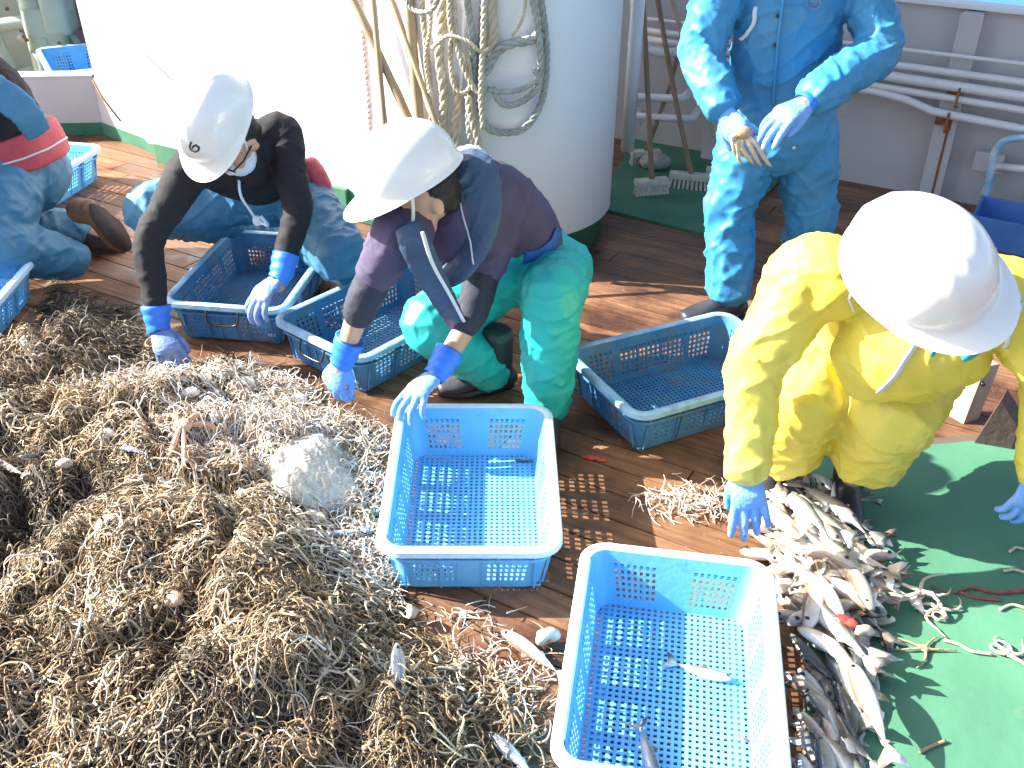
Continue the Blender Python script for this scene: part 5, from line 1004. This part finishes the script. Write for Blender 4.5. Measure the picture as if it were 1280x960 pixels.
for layer in range(4):
    n = (62, 50, 38, 18)[layer]; k = 0; tries = 0
    while k < n and tries < 4000:
        tries += 1; x = rf.uniform(.45, 1.15); y = rf.uniform(.95, 2.45)
        if not pin(x, y, FPW): continue
        d = pdist(x, y, FPW)
        if d < .035+.028*layer: continue
        k += 1; yb = y < 1.75
        if yb: mk = rf.choice(['fish_grey', 'fish_brown', 'fish_silver', 'fish_grey', 'fish_brown']); yaw = rf.gauss(math.radians(-74), .26)+(math.pi if rf.random() < .25 else 0)
        else: mk = rf.choice(['fish_brown', 'fish_brown', 'fish_brown', 'fish_brown', 'fish_grey']); yaw = rf.uniform(0, 6.28) if rf.random() < .25 else rf.gauss(math.radians(-55), .4)+(math.pi if rf.random() < .4 else 0)
        me, ey, _ = rf.choice([f for f in FM if f[2] == mk]); roll = rf.choice([-1, 1])*math.radians(90)+rf.gauss(0, .45)
        place_fish(me, ey, Vector((x, y, .030+layer*.019+rf.uniform(-.002, .006))), yaw, roll, rf.gauss(0, .10), 'small silvery fish lying in the crowded heap at the edge of the green mat', 'fish in the heap beside the yellow-clad worker', sc=rf.uniform(1.1, 1.6))
def fish_at(lb, px, py, z, ang, mk='fish_silver', L=3, roll=90, sc=1.0, grp=None, pitch=0): 
    me, ey, _ = [f for f in FM if f[2] == mk][L]; z = heap_z(px, py, z); return place_fish(me, ey, G(px, py, z), math.radians(ang), math.radians(roll), pitch, lb, grp, sc=sc)
fish_at('slim grey fish lying apart behind the fish heap, pointing right', 1050, 622, .05, -12, 'fish_grey', 3, 80)
fish_at('long pale fish on top at the lower right of the fish heap', 1085, 880, .10, -88, 'fish_brown', 3, 95, 1.35)
fish_at('brown-tailed small fish lying across the mesh of the front crate', 880, 838, .034, 158, 'fish_brown', 1, 80, .85)
fish_at('striped small fish at the near end of the front crate', 812, 945, .036, 100, 'fish_silver', 2, 70, 1.0)
fish_at('dark little fish in the far corner of the middle crate', 655, 573, .032, 5, 'fish_grey', 4, 80, .45)
fish_at('white-bellied fish on the planks left of the front crate', 662, 815, .02, -45, 'fish_brown', 3, 95, 1.1)
fish_at('silver fish gripped near the hand of the middle worker', 425, 545, .07, 20, 'fish_grey', 1, 80, .9)
fish_at('white-bellied fish beside the hand of the middle worker', 420, 553, .05, 10, 'fish_brown', 3, 100, .7)
fish_at('silver fish sticking head-down out of the heap at the left', 40, 565, .13, 85, 'fish_silver', 4, 60, .8, pitch=.4)
fish_at('small silver fish in the heap left of the orange starfish', 165, 565, .14, -25, 'fish_silver', 2, 80, .7)
fish_at('silver fish in the heap below the orange starfish', 215, 605, .14, -35, 'fish_silver', 4, 80, .85)
fish_at('olive fish in the heap right of the orange starfish', 285, 560, .11, -50, 'fish_grey', 4, 80, .8)
fish_at('silver fish standing in the heap in front of the middle crate', 500, 845, .14, -80, 'fish_silver', 1, 70, 1.0, pitch=.3)
fish_at('bluish fish at the lower right edge of the heap', 640, 945, .05, -50, 'fish_silver', 3, 80, .9)
fish_at('pale fish at the far left edge of the heap', 8, 580, .13, -30, 'fish_brown', 1, 80, .9)
fish_at('long white fish lying against the near left corner of the middle crate', 425, 668, .06, 15, 'fish_silver', 3, 100, .7)
# shells
def shell(lb, px, py, z, rx, ry, rz, ang, m='shell_white', tilt=0.2, grp=None, name='clam_shell'):
    z = heap_z(px, py, z, .022) if px else z; c = G(px, py, z); R_ = Matrix.Rotation(math.radians(ang), 3, 'Z')@Matrix.Rotation(tilt, 3, 'X'); mb = MB(); n, mm = 26, 12; vs = []
    for i in range(mm+1):
        a = math.pi*i/mm
        for j in range(n):
            q = 2*math.pi*j/n; r_ = 1+.03*math.cos(q*9)*math.sin(a); vs.append(c+R_@Vector((rx*math.sin(a)*math.cos(q)*r_*(1-.18*math.sin(q)), ry*math.sin(a)*math.sin(q)*r_, rz*math.cos(a)*(1+.05*math.sin(a*14)))))
    mb.add(vs, [(i*n+j, i*n+(j+1) % n, (i+1)*n+(j+1) % n, (i+1)*n+j) for i in range(mm) for j in range(n)]); o = mb.build(name, M[m], None, origin=c); tag(o, lb, 'shell', grp); return o
CG = 'white clams at the back of the heap'
shell('big oval white clam, left one of the pair behind the heap', 305, 478, .03, .036, .026, .018, 10, grp=CG); shell('white clam touching the right side of the big oval one', 330, 470, .03, .028, .022, .016, -20, grp=CG)
shell('pinkish white clam nearest the black-sleeved worker\'s crate', 286, 466, .03, .022, .018, .014, 40, grp=CG); shell('flat white clam under the black-sleeved worker\'s fingers', 238, 490, .06, .028, .020, .012, 20, grp=CG)
shell('small grey clam standing behind the white ones', 310, 450, .03, .022, .013, .02, 60, 'shell', .9, CG); shell('white clam left of the middle worker\'s hand', 375, 500, .05, .024, .03, .016, 10, grp=CG)
shell('round cream shell on the left part of the heap', 133, 658, .17, .026, .034, .022, 0, 'shell'); shell('cream shell beside a red scrap at the left', 80, 580, .14, .024, .018, .016, 30, 'shell')
shell('small pale shell next to the dark-sleeved hand in the heap', 150, 485, .08, .02, .015, .012, 10, 'shell_white'); shell('yellowish shell deep in the middle of the heap', 218, 748, .16, .022, .022, .014, 0, 'star_orange')
shell('white shell fragment in the heap under the bag', 275, 625, .13, .022, .028, .012, 0, 'shell_white')
rs_ = random.Random(21)
for k in range(34):
    px_, py_ = rs_.gauss(330, 75), rs_.gauss(560, 60)
    if not (120 < px_ < 465 and 455 < py_ < 720): continue
    g_ = G(px_, py_, .08); zz = float(max(hgt(np.array([g_.x]), np.array([g_.y]))[0], 0))+.018; a_ = rs_.uniform(.008, .017)
    o = shell('small pale shell fragment among the tangled arms near the plastic bag', 0, 0, 0, a_*1.5, a_, a_*.7, rs_.uniform(0, 360), rs_.choice(['shell_white', 'shell', 'shell_white']), rs_.uniform(-.8, .8), 'small pale shells in the heap near the bag', 'shell_fragment'); dlt = Vector((g_.x, g_.y, zz)); o.location = dlt
def snail(lb, px, py, z, r, ang, m='shell'):
    c = G(px, py, z+r*.9); t = thing('sea_snail', lb, 'shell', G(px, py, z)); R_ = Matrix.Rotation(math.radians(ang), 3, 'Z'); pts = []; rr = []
    for k in range(90): q = k/90*2*math.pi*3.2; s_ = math.exp(-k/90*2.2); pts.append(c+R_@Vector((r*.62*s_*math.cos(q), r*1.3*(1-s_)-r*.3, r*.62*s_*math.sin(q)))); rr.append(r*.55*s_)
    mb = MB(); mb.tube(pts, rr, 12); mb.build('spiral_shell', M[m], t); mb = MB(); mb.sph(pts[0], (r*.5, r*.42, r*.4), R_, 14, 8); mb.build('opening', M['wood_dark'], t); return t
snail('big cream sea snail on the planks between the two blue crates', 682, 798, 0, .032, 40); snail('small pinkish sea snail at the near left corner of the middle crate', 514, 765, .02, .022, -60, 'shell')
# orange starfish, red fish scrap, bag
SZ = heap_z(228, 535, .13, .03); c = G(228, 535, SZ); t = thing('starfish', 'pale orange starfish curled up in the middle of the heap', 'starfish', c); mb = MB(); mb.sph(c+UP*.008, (.03, .03, .016), None, 16, 9); mb.build('disc', M['star_orange'], t)
for (x, y) in ((205, 520), (212, 570), (255, 520), (280, 540), (230, 585)):
    e_ = G(x, y, heap_z(x, y, .12, .022)); mb = MB(); mb.tube(smoothpath([c+UP*.008, c.lerp(e_, .5)+UP*.02+Vector((.006, 0, 0)), e_], .006), .0085, 9, flat=.8); mb.build('arm', M['star_orange'], t)
cr = G(1052, 775, .105); t = thing('red_scrap', 'bright red piece of fish flesh on top of the fish heap', 'fish scrap', cr); mb = MB(); mb.sph(cr, (.022, .016, .012), Matrix.Rotation(-.5, 3, 'Z'), 14, 8); mb.sph(cr+Vector((.02, -.01, 0)), (.016, .013, .010), None, 12, 8); remesh(mb, 'flesh', M['redfish'], t, .003, 2, disp=.0015, dscale=90)
snail('cream shell lying next to the red scrap on the fish heap', 1078, 790, .085, .022, 20, 'shell')
t = thing('red_scrap', 'red and white scrap of fish on the planks between the crates', 'fish scrap', G(742, 573)); mb = MB(); mb.sph(G(738, 572, .006), (.028, .010, .006), Matrix.Rotation(-.15, 3, 'Z')); mb.sph(G(752, 575, .006), (.018, .008, .005)); remesh(mb, 'flesh', M['redfish'], t, .0025, 1, disp=.0015, dscale=120)
BN = 150; cb = G(390, 600, .06); vs = []; 
def rdg(x, y, f, q): return (1-abs(noise.noise(Vector((x*f, y*f, q)))*2.6))
for j in range(BN):
    for i in range(BN):
        a = i/(BN-1)*2-1; b = j/(BN-1)*2-1; rr_ = math.hypot(a, b); q = math.atan2(b, a); m_ = max(abs(a), abs(b))/(rr_+1e-9); k = m_*(1+.16*noise.noise(Vector((math.cos(q)*1.5, math.sin(q)*1.5, 4)))+.30*max(0, math.sin(q))**6)
        x = cb.x+a*k*.125; y = cb.y+b*k*.165; e_ = max(0, 1-(max(abs(a), abs(b)))**3)
        z = float(max(hgt(np.array([x]), np.array([y]))[0], 0))+.02+e_*(.048+.012*rdg(x, y, 7, 1)+.011*rdg(x*.5+.4*y, y*.3, 30, 5)+.005*rdg(x, y, 60, 2)); vs.append((x+.006*noise.noise(Vector((x*40, y*40, 7))), y, z))
fs = [(j*BN+i, j*BN+i+1, (j+1)*BN+i+1, (j+1)*BN+i) for j in range(BN-1) for i in range(BN-1)]
me = bpy.data.meshes.new('plastic_bag'); me.from_pydata(vs+[(x, y, z-.010) for x, y, z in vs], [], fs+[tuple(BN*BN+k for k in f[::-1]) for f in fs]); bag = link('plastic_bag', me, M['bag']); tag(bag, 'crumpled clear plastic bag lying on the heap left of the middle crate', 'plastic bag')
